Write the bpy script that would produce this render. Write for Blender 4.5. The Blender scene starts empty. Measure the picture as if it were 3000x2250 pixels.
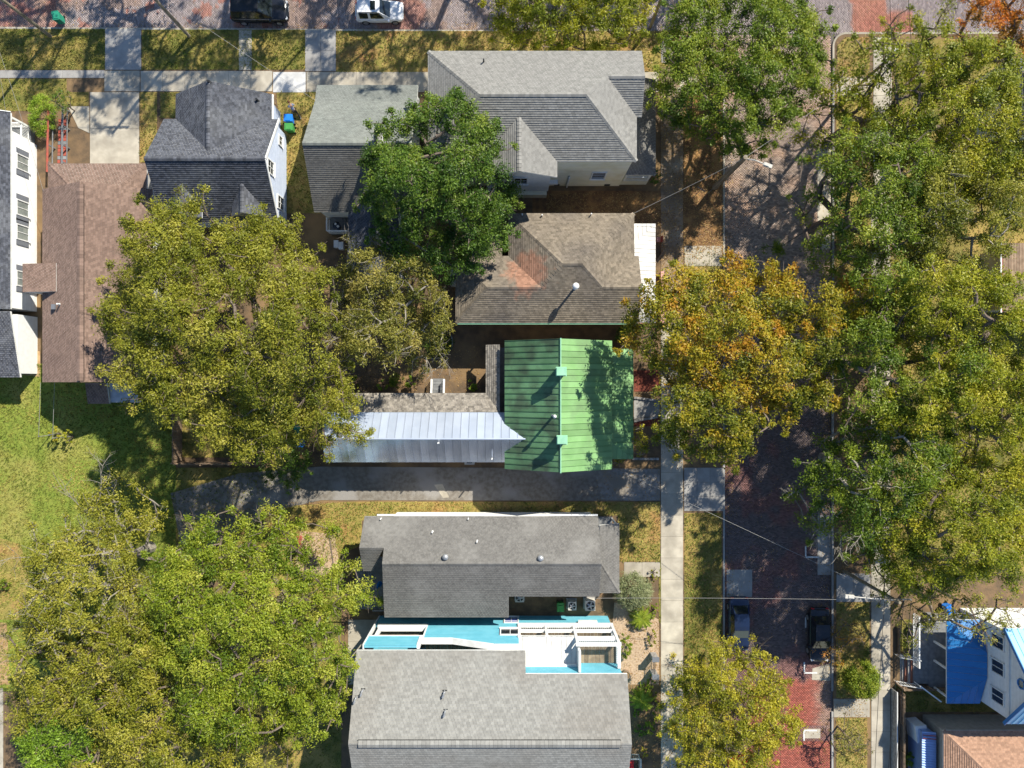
import bpy, bmesh, math, random
import numpy as np
from mathutils import Vector, Matrix

# ---------------------------------------------------------------- camera, sky, sun, exposure
SC = bpy.context.scene
COL = SC.collection
CAM_H = 62.0            # drone height above the street in metres
S = 0.03                # metres on the ground per photograph pixel
cam = bpy.data.cameras.new('drone_camera')
cam.sensor_fit = 'HORIZONTAL'
cam.angle = 2 * math.atan(45.0 / CAM_H)
cam.clip_end = 3000
cam_o = bpy.data.objects.new('drone_camera', cam)
COL.objects.link(cam_o)
cam_o.location = (0, 0, CAM_H)
SC.camera = cam_o

SUN_EL = math.radians(41.0)
SUN_AZ = math.atan2(0.62, 0.785)
SUN = Vector((math.sin(SUN_AZ) * math.cos(SUN_EL), math.cos(SUN_AZ) * math.cos(SUN_EL), math.sin(SUN_EL)))
w = bpy.data.worlds.new('World')
SC.world = w
w.use_nodes = True
nt = w.node_tree
sky = nt.nodes.new('ShaderNodeTexSky')
sky.sky_type = 'NISHITA'
sky.sun_disc = False
sky.sun_elevation = SUN_EL
sky.sun_rotation = SUN_AZ
sky.air_density = 1.0
sky.dust_density = 0.15
sky.ozone_density = 4.0
nt.links.new(sky.outputs['Color'], nt.nodes['Background'].inputs['Color'])
nt.nodes['Background'].inputs['Strength'].default_value = 0.10
sl = bpy.data.lights.new('sun', 'SUN')
sl.energy = 5.0
sl.angle = math.radians(0.55)
sl.color = (1.0, 0.94, 0.82)
sun_o = bpy.data.objects.new('sun', sl)
COL.objects.link(sun_o)
sun_o.rotation_euler = SUN.to_track_quat('Z', 'Y').to_euler()
sun_o.location = SUN * 200
SC.view_settings.view_transform = 'Standard'
SC.view_settings.look = 'None'
SC.view_settings.gamma = 1
SC.view_settings.use_curve_mapping = False
SC.view_settings.exposure = 0.68

R = random.Random(7)
G = np.random.default_rng(11)

# ---------------------------------------------------------------- coordinates
def V(x, y, z=0.0):
    """ground offsets from the point below the drone, in 3 cm units, y towards the bottom of the photo"""
    return Vector((x * S, -y * S, z))
def P(px, py, z=0.0):
    """a point seen at photo pixel px, py that stands z metres high"""
    k = S * (1 - z / CAM_H)
    return Vector(((px - 1500) * k, (1125 - py) * k, z))

# ---------------------------------------------------------------- materials
MATS = {}
def mat(name, c1, c2=None, scale=3.0, rough=0.85, metal=0.0, tone=0.0, rnd=0.0, spec=0.25, bump=0.0, bscale=25.0,
        c3=None, s3=0.35, t3=(0.5, 0.62), col=False, spot=None, sat=1.0):
    m = bpy.data.materials.new(name)
    m.use_nodes = True
    n, l = m.node_tree.nodes, m.node_tree.links
    b = n['Principled BSDF']
    b.inputs['Roughness'].default_value = rough
    b.inputs['Metallic'].default_value = metal
    b.inputs['Specular IOR Level'].default_value = spec
    geo = n.new('ShaderNodeNewGeometry')
    def mixc(f, a, bb, mode='MIX'):
        x = n.new('ShaderNodeMix'); x.data_type = 'RGBA'; x.blend_type = mode
        if isinstance(f, (int, float)): x.inputs[0].default_value = f
        else: l.new(f, x.inputs[0])
        for v, i in ((a, 6), (bb, 7)):
            if isinstance(v, tuple): x.inputs[i].default_value = (*v, 1)
            else: l.new(v, x.inputs[i])
        return x.outputs[2]
    def noise(sc, lo, hi, detail=5.0):
        t = n.new('ShaderNodeTexNoise'); t.inputs['Scale'].default_value = sc; t.inputs['Detail'].default_value = detail
        l.new(geo.outputs['Position'], t.inputs['Vector'])
        r = n.new('ShaderNodeMapRange'); r.inputs[1].default_value = lo; r.inputs[2].default_value = hi
        l.new(t.outputs['Fac'], r.inputs[0])
        return r.outputs[0]
    if col:
        a = n.new('ShaderNodeAttribute'); a.attribute_name = 'Col'
        c = a.outputs['Color']
    else:
        c = tuple(c1)
    if c2 is not None:
        c = mixc(noise(scale, 0.38, 0.62), c, tuple(c2))
    if c3 is not None:
        c = mixc(noise(s3, t3[0], t3[1], 7.0), c, tuple(c3))
    if spot is not None:
        (sx, sy, rad, sc_col) = spot
        d = n.new('ShaderNodeVectorMath'); d.operation = 'DISTANCE'
        l.new(geo.outputs['Position'], d.inputs[0]); d.inputs[1].default_value = (sx.x, sx.y, sx.z)
        t = n.new('ShaderNodeTexNoise'); t.inputs['Scale'].default_value = 1.4; t.inputs['Detail'].default_value = 8
        l.new(geo.outputs['Position'], t.inputs['Vector'])
        ma = n.new('ShaderNodeMath'); ma.operation = 'MULTIPLY_ADD'; ma.inputs[1].default_value = 3.2; l.new(t.outputs['Fac'], ma.inputs[0]); l.new(d.outputs['Value'], ma.inputs[2])
        r = n.new('ShaderNodeMapRange'); r.inputs[1].default_value = rad + 2.1; r.inputs[2].default_value = rad + 1.3; l.new(ma.outputs[0], r.inputs[0])
        c = mixc(r.outputs[0], c, sc_col)
    def valued(c, fac, amt):
        r = n.new('ShaderNodeMapRange'); r.inputs[3].default_value = 1 - amt; r.inputs[4].default_value = 1 + amt; l.new(fac, r.inputs[0])
        h = n.new('ShaderNodeHueSaturation')
        if isinstance(c, tuple): h.inputs['Color'].default_value = (*c, 1)
        else: l.new(c, h.inputs['Color'])
        l.new(r.outputs[0], h.inputs['Value'])
        return h.outputs[0]
    if tone:
        a = n.new('ShaderNodeAttribute'); a.attribute_name = 'tone'
        c = valued(c, a.outputs['Fac'], tone)
    if rnd:
        o = n.new('ShaderNodeObjectInfo')
        c = valued(c, o.outputs['Random'], rnd)
    if isinstance(c, tuple): b.inputs['Base Color'].default_value = (*c, 1)
    else: l.new(c, b.inputs['Base Color'])
    if bump:
        t = n.new('ShaderNodeTexNoise'); t.inputs['Scale'].default_value = bscale; t.inputs['Detail'].default_value = 4
        l.new(geo.outputs['Position'], t.inputs['Vector'])
        bu = n.new('ShaderNodeBump'); bu.inputs['Strength'].default_value = bump; bu.inputs['Distance'].default_value = 0.03
        l.new(t.outputs['Fac'], bu.inputs['Height']); l.new(bu.outputs['Normal'], b.inputs['Normal'])
    MATS[name] = m
    return m

def leaf_mat(name, cols, trans=0.32, rough=0.5):
    """leaf colours spread along the attribute 'tone' that every leaf carries"""
    m = bpy.data.materials.new(name)
    m.use_nodes = True
    n, l = m.node_tree.nodes, m.node_tree.links
    b = n['Principled BSDF']; out = n['Material Output']
    b.inputs['Roughness'].default_value = rough; b.inputs['Specular IOR Level'].default_value = 0.35
    a = n.new('ShaderNodeAttribute'); a.attribute_name = 'tone'
    rmp = n.new('ShaderNodeValToRGB')
    el = rmp.color_ramp.elements
    while len(el) < len(cols): el.new(0.5)
    for i, c in enumerate(cols):
        el[i].position = i / (len(cols) - 1); el[i].color = (*c, 1)
    l.new(a.outputs['Fac'], rmp.inputs[0]); l.new(rmp.outputs[0], b.inputs['Base Color'])
    tr = n.new('ShaderNodeBsdfTranslucent'); l.new(rmp.outputs[0], tr.inputs['Color'])
    mx = n.new('ShaderNodeMixShader'); mx.inputs[0].default_value = trans
    l.new(b.outputs[0], mx.inputs[1]); l.new(tr.outputs[0], mx.inputs[2]); l.new(mx.outputs[0], out.inputs['Surface'])
    MATS[name] = m
    return m

# ---------------------------------------------------------------- mesh building
class MB:
    def __init__(s): s.v = []; s.f = []; s.t = []
    def poly(s, pts, t=0.5):
        i = len(s.v); s.v.extend([tuple(p) for p in pts]); s.f.append(tuple(range(i, i + len(pts)))); s.t.append(t)
    def obox(s, c, ax, half, t=0.5):
        """box at c along the three unit axes ax"""
        i = len(s.v)
        for a in (-1, 1):
            for b in (-1, 1):
                for d in (-1, 1):
                    s.v.append(tuple(c + ax[0] * (a * half[0]) + ax[1] * (b * half[1]) + ax[2] * (d * half[2])))
        for q in ((0, 1, 3, 2), (4, 6, 7, 5), (0, 4, 5, 1), (2, 3, 7, 6), (0, 2, 6, 4), (1, 5, 7, 3)):
            s.f.append(tuple(i + k for k in q)); s.t.append(t)
    def box(s, p0, p1, t=0.5):
        p0, p1 = Vector(p0), Vector(p1); c = (p0 + p1) / 2; h = (p1 - p0) / 2
        s.obox(c, (Vector((1, 0, 0)), Vector((0, 1, 0)), Vector((0, 0, 1))), (abs(h.x), abs(h.y), abs(h.z)), t)
    def prism(s, pts, vec, t=0.5):
        n = len(pts); i = len(s.v); vec = Vector(vec)
        s.v.extend([tuple(p) for p in pts]); s.v.extend([tuple(Vector(p) + vec) for p in pts])
        s.f.append(tuple(range(i, i + n))); s.t.append(t)
        s.f.append(tuple(range(i + 2 * n - 1, i + n - 1, -1))); s.t.append(t)
        for k in range(n):
            j = (k + 1) % n
            s.f.append((i + k, i + n + k, i + n + j, i + j)); s.t.append(t)
    def bar(s, a, b, wd, ht, t=0.5):
        a, b = Vector(a), Vector(b); d = b - a; L = d.length
        if L < 1e-6: return
        d.normalize(); up = Vector((0, 0, 1)) if abs(d.z) < 0.95 else Vector((1, 0, 0))
        sd = d.cross(up).normalized(); u2 = sd.cross(d)
        s.obox((a + b) / 2, (d, sd, u2), (L / 2, wd / 2, ht / 2), t)
    def tube(s, pts, radii, n=6, t=0.5, cap=True):
        rings = []
        for k, p in enumerate(pts):
            p = Vector(p); d = Vector(pts[min(k + 1, len(pts) - 1)]) - Vector(pts[max(k - 1, 0)])
            if d.length < 1e-9: d = Vector((0, 0, 1))
            d.normalize(); a = d.orthogonal().normalized(); b = d.cross(a)
            rings.append(len(s.v))
            for q in range(n):
                an = 2 * math.pi * q / n
                s.v.append(tuple(p + (a * math.cos(an) + b * math.sin(an)) * radii[k]))
        for k in range(len(rings) - 1):
            for q in range(n):
                s.f.append((rings[k] + q, rings[k] + (q + 1) % n, rings[k + 1] + (q + 1) % n, rings[k + 1] + q)); s.t.append(t)
        if cap:
            s.f.append(tuple(rings[0] + q for q in range(n))); s.t.append(t)
            s.f.append(tuple(rings[-1] + q for q in range(n))); s.t.append(t)
    def lathe(s, c, prof, n=14, t=0.5):
        """prof: (radius, z) pairs from the bottom up"""
        c = Vector(c); rings = []
        for r, z in prof:
            rings.append(len(s.v))
            for q in range(n):
                an = 2 * math.pi * q / n
                s.v.append((c.x + r * math.cos(an), c.y + r * math.sin(an), c.z + z))
        for k in range(len(rings) - 1):
            for q in range(n):
                s.f.append((rings[k] + q, rings[k] + (q + 1) % n, rings[k + 1] + (q + 1) % n, rings[k + 1] + q)); s.t.append(t)
        s.f.append(tuple(rings[0] + q for q in range(n))); s.t.append(t)
        s.f.append(tuple(rings[-1] + q for q in range(n))); s.t.append(t)

def mesh_np(name, v, f, tone=None, col=None, off=None):
    """v (N,3), f (M,k) -> mesh; tone (M,) and col (M,3) become face attributes"""
    v = np.asarray(v, dtype=np.float32).reshape(-1, 3)
    if off is not None: v = v - np.array(off, dtype=np.float32)
    f = np.asarray(f, dtype=np.int32); M, k = f.shape
    me = bpy.data.meshes.new(name)
    me.vertices.add(len(v)); me.vertices.foreach_set('co', v.ravel())
    me.loops.add(M * k); me.loops.foreach_set('vertex_index', f.ravel())
    me.polygons.add(M); me.polygons.foreach_set('loop_start', np.arange(0, M * k, k, dtype=np.int32))
    me.update(calc_edges=True)
    if tone is not None:
        me.attributes.new('tone', 'FLOAT', 'FACE').data.foreach_set('value', np.asarray(tone, dtype=np.float32))
    if col is not None:
        c = np.ones((M, 4), dtype=np.float32); c[:, :3] = col
        me.attributes.new('Col', 'FLOAT_COLOR', 'FACE').data.foreach_set('color', c.ravel())
    return me

def link(name, me, m, parent=None):
    if m is not None and not me.materials: me.materials.append(MATS[m] if isinstance(m, str) else m)
    o = bpy.data.objects.new(name, me)
    COL.objects.link(o)
    if parent is not None: o.parent = parent
    return o
def origin(parent):
    p, v = parent, Vector((0, 0, 0))
    while p is not None:
        v = v + p.location; p = p.parent
    return v
def mesh_of(name, mb, off=(0, 0, 0), smooth=False):
    me = bpy.data.meshes.new(name)
    off = Vector(off)
    me.from_pydata([(a - off.x, b - off.y, c - off.z) for a, b, c in mb.v], [], mb.f)
    if mb.t: me.attributes.new('tone', 'FLOAT', 'FACE').data.foreach_set('value', np.array(mb.t, dtype=np.float32))
    if smooth: me.polygons.foreach_set('use_smooth', [True] * len(me.polygons))
    return me
def obj(name, mb, m, parent=None, local=False, smooth=False, kind=None):
    """one mesh object; shapes given in world coordinates unless local"""
    off = (0, 0, 0) if (local or parent is None) else origin(parent)
    o = link(name, mesh_of(name, mb, off, smooth), m, parent)
    if kind: o['kind'] = kind
    return o
def tag(o, label, cat, group=None):
    o['label'] = label; o['category'] = cat
    if group: o['group'] = group
    return o
def thing(name, label, cat, loc, rz=0.0, group=None):
    o = bpy.data.objects.new(name, None)
    o.empty_display_size = 0.3
    COL.objects.link(o)
    o.location = loc; o.rotation_euler = (0, 0, rz)
    return tag(o, label, cat, group)
def solo(name, mb, m, label, cat, loc, group=None, smooth=False):
    """a thing that is one mesh"""
    o = link(name, mesh_of(name, mb, loc, smooth), m); o.location = loc
    return tag(o, label, cat, group)
def struct(name, mb, m):
    o = link(name, mesh_of(name, mb), m); o['kind'] = 'structure'
    return o
def ch(o): return [c for c in o.children]
def dup(o, parent=None, loc=None, rz=None, label=None):
    c = o.copy(); COL.objects.link(c); c.parent = parent
    if loc is not None: c.location = loc
    if rz is not None: c.rotation_euler = (0, 0, rz)
    if label: c['label'] = label
    for k in ch(o): dup(k, c)
    return c

# ---------------------------------------------------------------- clipping, shingles, siding, metal panels
def half(poly, ax, val, keep_gt):
    out = []; n = len(poly)
    for i in range(n):
        a, b = poly[i], poly[(i + 1) % n]
        da, db = a[ax] - val, b[ax] - val
        if not keep_gt: da, db = -da, -db
        if da >= 0: out.append(a)
        if (da >= 0) != (db >= 0):
            t = da / (da - db)
            out.append((a[0] + (b[0] - a[0]) * t, a[1] + (b[1] - a[1]) * t))
    return out
def frame(poly):
    """origin, horizontal axis, up-slope axis and outward normal of a plane polygon"""
    n = Vector((0, 0, 0))
    for i in range(len(poly)):
        a, b = poly[i], poly[(i + 1) % len(poly)]
        n += Vector(((a.y - b.y) * (a.z + b.z), (a.z - b.z) * (a.x + b.x), (a.x - b.x) * (a.y + b.y)))
    n.normalize()
    return n
def axes(poly, out=None):
    n = frame(poly)
    if out is not None:
        if n.dot(out) < 0: n = -n
    elif n.z < 0: n = -n
    u = Vector((0, 0, 1)).cross(n)
    u = u.normalized() if u.length > 1e-4 else Vector((1, 0, 0))
    v = n.cross(u)
    if v.z < 0: v = -v; u = -u
    return poly[0], u, v, n
def lap(mb, poly, expo, tab, thick, out=None, jit=0.006, base=0.006, trange=(0.0, 1.0)):
    """overlapping courses of separate pieces (shingles, or boards when tab is long) cut to the polygon"""
    o, u, v, n = axes(poly, out)
    p2 = [((p - o).dot(u), (p - o).dot(v)) for p in poly]
    v0, v1 = min(p[1] for p in p2), max(p[1] for p in p2)
    k = 0; vv = v0
    def w3(a, h): return o + u * a[0] + v * a[1] + n * h
    while vv < v1 - 0.01:
        st = half(half(p2, 1, vv, True), 1, vv + expo, False)
        if len(st) >= 3:
            a0, a1 = min(p[0] for p in st), max(p[0] for p in st)
            uu = math.floor(a0 / tab) * tab - (k % 3) * tab / 3.0
            while uu < a1:
                q = half(half(st, 0, uu + 0.004, True), 0, uu + tab - 0.004, False)
                if len(q) >= 3:
                    j = R.random() * jit; t = trange[0] + (trange[1] - trange[0]) * R.random()
                    hs = [base + j + thick * (1 - 0.85 * (a[1] - vv) / expo) for a in q]
                    mb.poly([w3(a, h) for a, h in zip(q, hs)], t)
                    lo = [a for a in q if a[1] - vv < 1e-4]
                    if len(lo) >= 2:
                        c, d = min(lo), max(lo)
                        mb.poly([w3(c, base + j + thick), w3(d, base + j + thick), w3(d, 0), w3(c, 0)], t)
                uu += tab
        vv += expo; k += 1
def roof(h, faces, m, slab_m='fascia', expo=0.165, tab=0.26, thick=0.042, deep=0.17, caps=(), shingle=True, name='roof', eaves=0.0):
    """roof deck of slabs with separate shingles and ridge caps as its sub-parts; faces in ground units"""
    F = [[V(*p) if not isinstance(p, Vector) else p for p in f] for f in faces]
    mb = MB()
    for f in F: mb.prism(f, (0, 0, -deep))
    r = obj(name, mb, slab_m, h)
    if shingle:
        s = MB()
        for f in F: lap(s, f, expo, tab, thick)
        obj('shingles', s, m, r, kind='stuff')
    if caps:
        c = MB()
        for a, b in caps:
            a, b = V(*a), V(*b); d = b - a; L = d.length; d.normalize()
            sd = d.cross(Vector((0, 0, 1))).normalized(); up = sd.cross(d)
            if up.z < 0: up = -up
            nn = max(1, int(L / 0.28))
            for i in range(nn):
                p, q = a + d * (L * i / nn), a + d * (L * (i + 1) / nn)
                h0, h1 = 0.05, 0.075; t = R.random(); ww = 0.17
                dn = Vector((0, 0, -0.075))
                c.poly([p + up * h0, q + up * h1, q + sd * ww + dn + up * h1, p + sd * ww + dn + up * h0], t)
                c.poly([p + up * h0, q + up * h1, q - sd * ww + dn + up * h1, p - sd * ww + dn + up * h0], t)
                c.poly([q + up * h1, q + sd * ww + dn + up * h1, q + sd * ww + dn, q - sd * ww + dn, q - sd * ww + dn + up * h1], t)
        obj('ridge_cap', c, m, r)
    return r
def metal_roof(h, faces, m, width=0.48, rib=0.045, deep=0.12, slab_m='fascia', name='roof', along=False):
    """standing-seam roof: every sheet between two seams is a sub-part of its own"""
    F = [[V(*p) if not isinstance(p, Vector) else p for p in f] for f in faces]
    mb = MB()
    for f in F: mb.prism(f, (0, 0, -deep))
    r = obj(name, mb, slab_m, h)
    for f in F:
        o, u, v, n = axes(f)
        if along: u, v = v, u
        p2 = [((p - o).dot(u), (p - o).dot(v)) for p in f]
        a0, a1 = min(p[0] for p in p2), max(p[0] for p in p2)
        cnt = max(1, round((a1 - a0) / width)); wd = (a1 - a0) / cnt
        for i in range(cnt):
            q = half(half(p2, 0, a0 + i * wd + 0.012, True), 0, a0 + (i + 1) * wd - 0.012, False)
            if len(q) < 3: continue
            x = MB(); t = R.random(); lift = 0.012 + 0.004 * R.random()
            x.prism([o + u * a + v * b + n * lift for a, b in q], n * -0.010, t)
            e = half(half(p2, 0, a0 + i * wd + 0.004, True), 0, a0 + i * wd + 0.03, False)
            if len(e) >= 3:
                b0, b1 = min(c[1] for c in e) + 0.01, max(c[1] for c in e) - 0.01
                x.obox(o + u * (a0 + i * wd + 0.018) + v * ((b0 + b1) / 2) + n * (lift + rib / 2), (u, v, n), (0.014, max(0.02, (b1 - b0) / 2), rib / 2), t)
            obj('roof_panel', x, m, r)
    return r
def wallbox(h, x0, x1, y0, y1, z0, z1, m, name='wall'):
    mb = MB(); mb.box(V(x0, y0, z0), V(x1, y1, z1)); return obj(name, mb, m, h)
def siding(par, poly, m, out, expo=0.16, tab=3.6, thick=0.02, name='siding'):
    mb = MB(); lap(mb, poly, expo, tab, thick, out=out, jit=0.002, base=0.004)
    return obj(name, mb, m, par, kind='stuff')
def window(par, c, n, wd, ht, fm='white_trim', pm='pane_dark', shut=None, cols=2, rows=1, fw=0.09):
    """window in a wall facing n: frame bars with panes as sub-parts, shutters beside it"""
    n = n.normalized(); up = Vector((0, 0, 1)); r = up.cross(n).normalized(); A = (r, n, up)
    mb = MB()
    for sx in (-1, 1): mb.obox(c + r * (sx * (wd / 2 + fw / 2)) + n * 0.05, A, (fw / 2, 0.05, ht / 2 + fw))
    for sz in (-1, 1): mb.obox(c + up * (sz * (ht / 2 + fw / 2)) + n * 0.05, A, (wd / 2 - 0.002, 0.05, fw / 2))
    mb.obox(c - up * (ht / 2 + fw + 0.03) + n * 0.08, A, (wd / 2 + fw + 0.05, 0.08, 0.028))
    for i in range(1, cols): mb.obox(c + r * (-wd / 2 + wd * i / cols) + n * 0.045, A, (0.025, 0.03, ht / 2 - 0.002))
    for j in range(1, rows): mb.obox(c + up * (-ht / 2 + ht * j / rows) + n * 0.04, A, (wd / 2 - 0.002, 0.02, 0.02))
    f = obj('window', mb, fm, par)
    for i in range(cols):
        p = MB(); p.obox(c + r * (-wd / 2 + wd * (i + 0.5) / cols) + n * 0.03, A, (wd / cols / 2 - 0.027, 0.008, ht / 2 - 0.004))
        obj('pane', p, pm, f)
    if shut:
        for sx in (-1, 1):
            s = MB(); s.obox(c + r * (sx * (wd / 2 + fw + 0.24)) + n * 0.035, A, (0.22, 0.025, ht / 2 + 0.05))
            for q in range(10): s.obox(c + r * (sx * (wd / 2 + fw + 0.24)) + n * 0.065 + up * (-ht / 2 + ht * (q + 0.5) / 10), A, (0.17, 0.008, 0.035))
            obj('shutter', s, shut, par)
    return f
def railing(par, a, b, hgt, m='white_trim', name='railing', gap=0.13, rail=0.07):
    a, b = Vector(a), Vector(b); up = Vector((0, 0, 1)); mb = MB()
    mb.bar(a + up * hgt, b + up * hgt, rail * 1.6, rail); mb.bar(a + up * 0.12, b + up * 0.12, rail, rail * 0.8)
    n = max(2, int((b - a).length / gap))
    for i in range(n + 1):
        p = a.lerp(b, i / n); mb.bar(p + up * 0.14, p + up * (hgt - 0.03), 0.035, 0.035)
    return obj(name, mb, m, par)
def post(par, p, z1, wd=0.12, m='white_trim', name='post'):
    mb = MB(); mb.box((p.x - wd / 2, p.y - wd / 2, p.z), (p.x + wd / 2, p.y + wd / 2, z1))
    mb.box((p.x - wd * 0.7, p.y - wd * 0.7, z1), (p.x + wd * 0.7, p.y + wd * 0.7, z1 + 0.05))
    return obj(name, mb, m, par)
def vent_pipe(par, p, hgt, r=0.06, m='galvanised', cap=None, name='vent_pipe'):
    mb = MB(); mb.lathe(p, [(r * 1.9, -0.12), (r * 1.7, 0.03), (r, 0.05), (r, hgt)], 10)
    o = obj(name, mb, m, par)
    if cap:
        c = MB(); c.lathe(p + Vector((0, 0, hgt)), [(r * 1.6, -0.05), (r * cap, 0.0), (r * cap, 0.10), (r * cap * 0.75, 0.2), (r * 0.4, 0.26)], 14)
        obj('vent_cap', c, 'white_trim', o, smooth=True)
    return o

# ---------------------------------------------------------------- colours of the place
mat('fascia', (0.55, 0.54, 0.50), (0.42, 0.41, 0.38), rough=0.7)
mat('white_trim', (0.80, 0.80, 0.78), (0.70, 0.70, 0.67), scale=2, rough=0.55)
mat('fascia_white', (0.78, 0.78, 0.75), (0.66, 0.66, 0.62), scale=2, rough=0.6)
mat('galvanised', (0.45, 0.46, 0.47), (0.35, 0.36, 0.37), rough=0.45, metal=0.5)
mat('pane_dark', (0.025, 0.03, 0.035), rough=0.06, spec=0.6)
mat('pane_pale', (0.28, 0.30, 0.27), (0.20, 0.22, 0.21), scale=2, rough=0.15, spec=0.6)
mat('pane_blue', (0.01, 0.035, 0.30), (0.015, 0.06, 0.42), scale=2, rough=0.1, spec=0.6)
mat('shutter_grey', (0.16, 0.17, 0.19), rough=0.7)
mat('white_siding', (0.80, 0.80, 0.78), (0.74, 0.74, 0.72), tone=0.04, rough=0.6)
mat('blue_siding', (0.50, 0.56, 0.68), (0.46, 0.52, 0.64), tone=0.04, rough=0.65)
mat('cream_siding', (0.74, 0.69, 0.50), (0.78, 0.74, 0.60), scale=0.8, tone=0.05, rough=0.7, c3=(0.62, 0.54, 0.33), s3=0.5, t3=(0.52, 0.75))
mat('turquoise_siding', (0.12, 0.40, 0.50), (0.15, 0.44, 0.54), scale=1.2, tone=0.05, rough=0.6)
mat('grey_siding', (0.20, 0.23, 0.22), (0.26, 0.28, 0.27), tone=0.06)
mat('tan_wall', (0.36, 0.33, 0.27), (0.44, 0.40, 0.33), tone=0.05)
mat('shingle_slate', (0.070, 0.076, 0.090), (0.095, 0.100, 0.117), scale=6, tone=0.34, rough=0.95, c3=(0.115, 0.12, 0.132), s3=0.4)
mat('shingle_brown', (0.205, 0.140, 0.108), (0.24, 0.166, 0.130), scale=5, tone=0.22, rough=0.95, c3=(0.185, 0.125, 0.10), s3=0.2, t3=(0.45, 0.75))
mat('shingle_pale', (0.195, 0.21, 0.19), (0.165, 0.177, 0.162), scale=3.5, tone=0.15, rough=0.95, c3=(0.215, 0.225, 0.205), s3=0.3, t3=(0.4, 0.75))
mat('shingle_light', (0.265, 0.258, 0.236), (0.222, 0.217, 0.20), scale=4, tone=0.15, rough=0.95, c3=(0.235, 0.228, 0.21), s3=0.25, t3=(0.4, 0.75))
mat('shingle_tan', (0.24, 0.20, 0.15), (0.19, 0.16, 0.12), scale=3.5, tone=0.24, rough=0.95, c3=(0.14, 0.12, 0.10), s3=0.3, t3=(0.45, 0.75),
    spot=(V(45, -300, 4.6), 0, 1.6, (0.30, 0.165, 0.11)))
mat('shingle_grey', (0.185, 0.177, 0.162), (0.14, 0.135, 0.125), scale=7, tone=0.13, rough=0.95, c3=(0.20, 0.193, 0.178), s3=0.3)
mat('shingle_weathered', (0.285, 0.28, 0.255), (0.245, 0.24, 0.22), scale=4, tone=0.13, rough=0.95, c3=(0.225, 0.21, 0.185), s3=0.22, t3=(0.45, 0.75))
mat('shingle_porch', (0.29, 0.26, 0.215), (0.20, 0.18, 0.155), scale=8, tone=0.34, rough=0.95)
mat('shingle_orange', (0.40, 0.245, 0.165), (0.33, 0.20, 0.135), scale=4, tone=0.16, rough=0.95)
mat('green_metal', (0.165, 0.325, 0.12), (0.20, 0.37, 0.15), scale=0.9, tone=0.16, rough=0.55, spec=0.4, c3=(0.15, 0.26, 0.115), s3=0.6, t3=(0.50, 0.72))
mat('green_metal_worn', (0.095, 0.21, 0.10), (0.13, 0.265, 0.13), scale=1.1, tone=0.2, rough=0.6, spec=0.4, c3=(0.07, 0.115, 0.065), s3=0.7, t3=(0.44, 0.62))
mat('green_dark', (0.05, 0.13, 0.06), rough=0.7)
mat('green_paint', (0.30, 0.58, 0.38), (0.25, 0.50, 0.33), rough=0.5)
mat('silver_metal', (0.56, 0.63, 0.75), (0.50, 0.57, 0.69), scale=0.8, tone=0.08, rough=0.34, metal=0.45)
mat('silver_metal_shaded', (0.50, 0.56, 0.68), (0.42, 0.48, 0.60), scale=0.8, tone=0.18, rough=0.22, metal=0.85)  # copy of silver_metal for the wing's shaded slope, shade put into its colour
mat('leaf_mulch', (0.24, 0.135, 0.06), (0.15, 0.085, 0.045), scale=3, rough=1.0, bump=0.7, c3=(0.36, 0.20, 0.08), s3=0.6)
mat('white_metal', (0.66, 0.65, 0.62), (0.56, 0.55, 0.52), scale=1.0, tone=0.12, rough=0.5, c3=(0.44, 0.40, 0.34), s3=0.6, t3=(0.58, 0.75))
mat('blue_metal', (0.03, 0.20, 0.50), (0.028, 0.18, 0.46), scale=0.8, tone=0.08, rough=0.35, spec=0.5)
mat('sky_metal', (0.22, 0.56, 0.78), (0.20, 0.52, 0.75), scale=0.8, tone=0.08, rough=0.4, spec=0.5)
mat('corrugated', (0.30, 0.42, 0.68), (0.25, 0.36, 0.62), scale=2, rough=0.35, metal=0.4)
mat('brick_red', (0.26, 0.11, 0.075), (0.20, 0.09, 0.065), scale=9, tone=0.25)
mat('concrete', (0.48, 0.435, 0.35), (0.39, 0.35, 0.28), scale=1.2, rough=0.9, rnd=0.13, bump=0.25, c3=(0.28, 0.25, 0.20), s3=0.55, t3=(0.48, 0.72))
mat('concrete_pale', (0.58, 0.575, 0.56), (0.48, 0.475, 0.46), scale=1.5, rough=0.9, bump=0.25)
mat('concrete_brown', (0.30, 0.225, 0.15), (0.20, 0.14, 0.09), scale=1.0, rough=0.95, rnd=0.10, bump=0.3, c3=(0.38, 0.32, 0.24), s3=0.5, t3=(0.5, 0.7))
mat('concrete_grey', (0.34, 0.33, 0.31), (0.28, 0.27, 0.255), scale=1.2, rough=0.9, rnd=0.10, bump=0.25, c3=(0.22, 0.21, 0.20), s3=0.7, t3=(0.55, 0.75))
mat('gravel', (0.235, 0.215, 0.185), (0.17, 0.15, 0.125), scale=3, rough=0.95, bump=0.6, bscale=18, c3=(0.27, 0.255, 0.235), s3=0.35)
mat('gravel_pale', (0.29, 0.28, 0.26), (0.21, 0.195, 0.175), scale=3, rough=0.95, bump=0.5, bscale=18, c3=(0.24, 0.21, 0.17), s3=0.4)
mat('soil', (0.115, 0.082, 0.052), (0.19, 0.125, 0.07), scale=1.2, rough=1.0, bump=0.7, bscale=9, c3=(0.28, 0.18, 0.085), s3=0.25, t3=(0.5, 0.7))
mat('mulch_red', (0.26, 0.075, 0.045), (0.12, 0.04, 0.03), scale=9, rough=1.0, bump=0.8, bscale=14)
mat('sand_mulch', (0.50, 0.37, 0.25), (0.38, 0.27, 0.18), scale=6, rough=1.0, bump=0.5, bscale=14)
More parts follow.
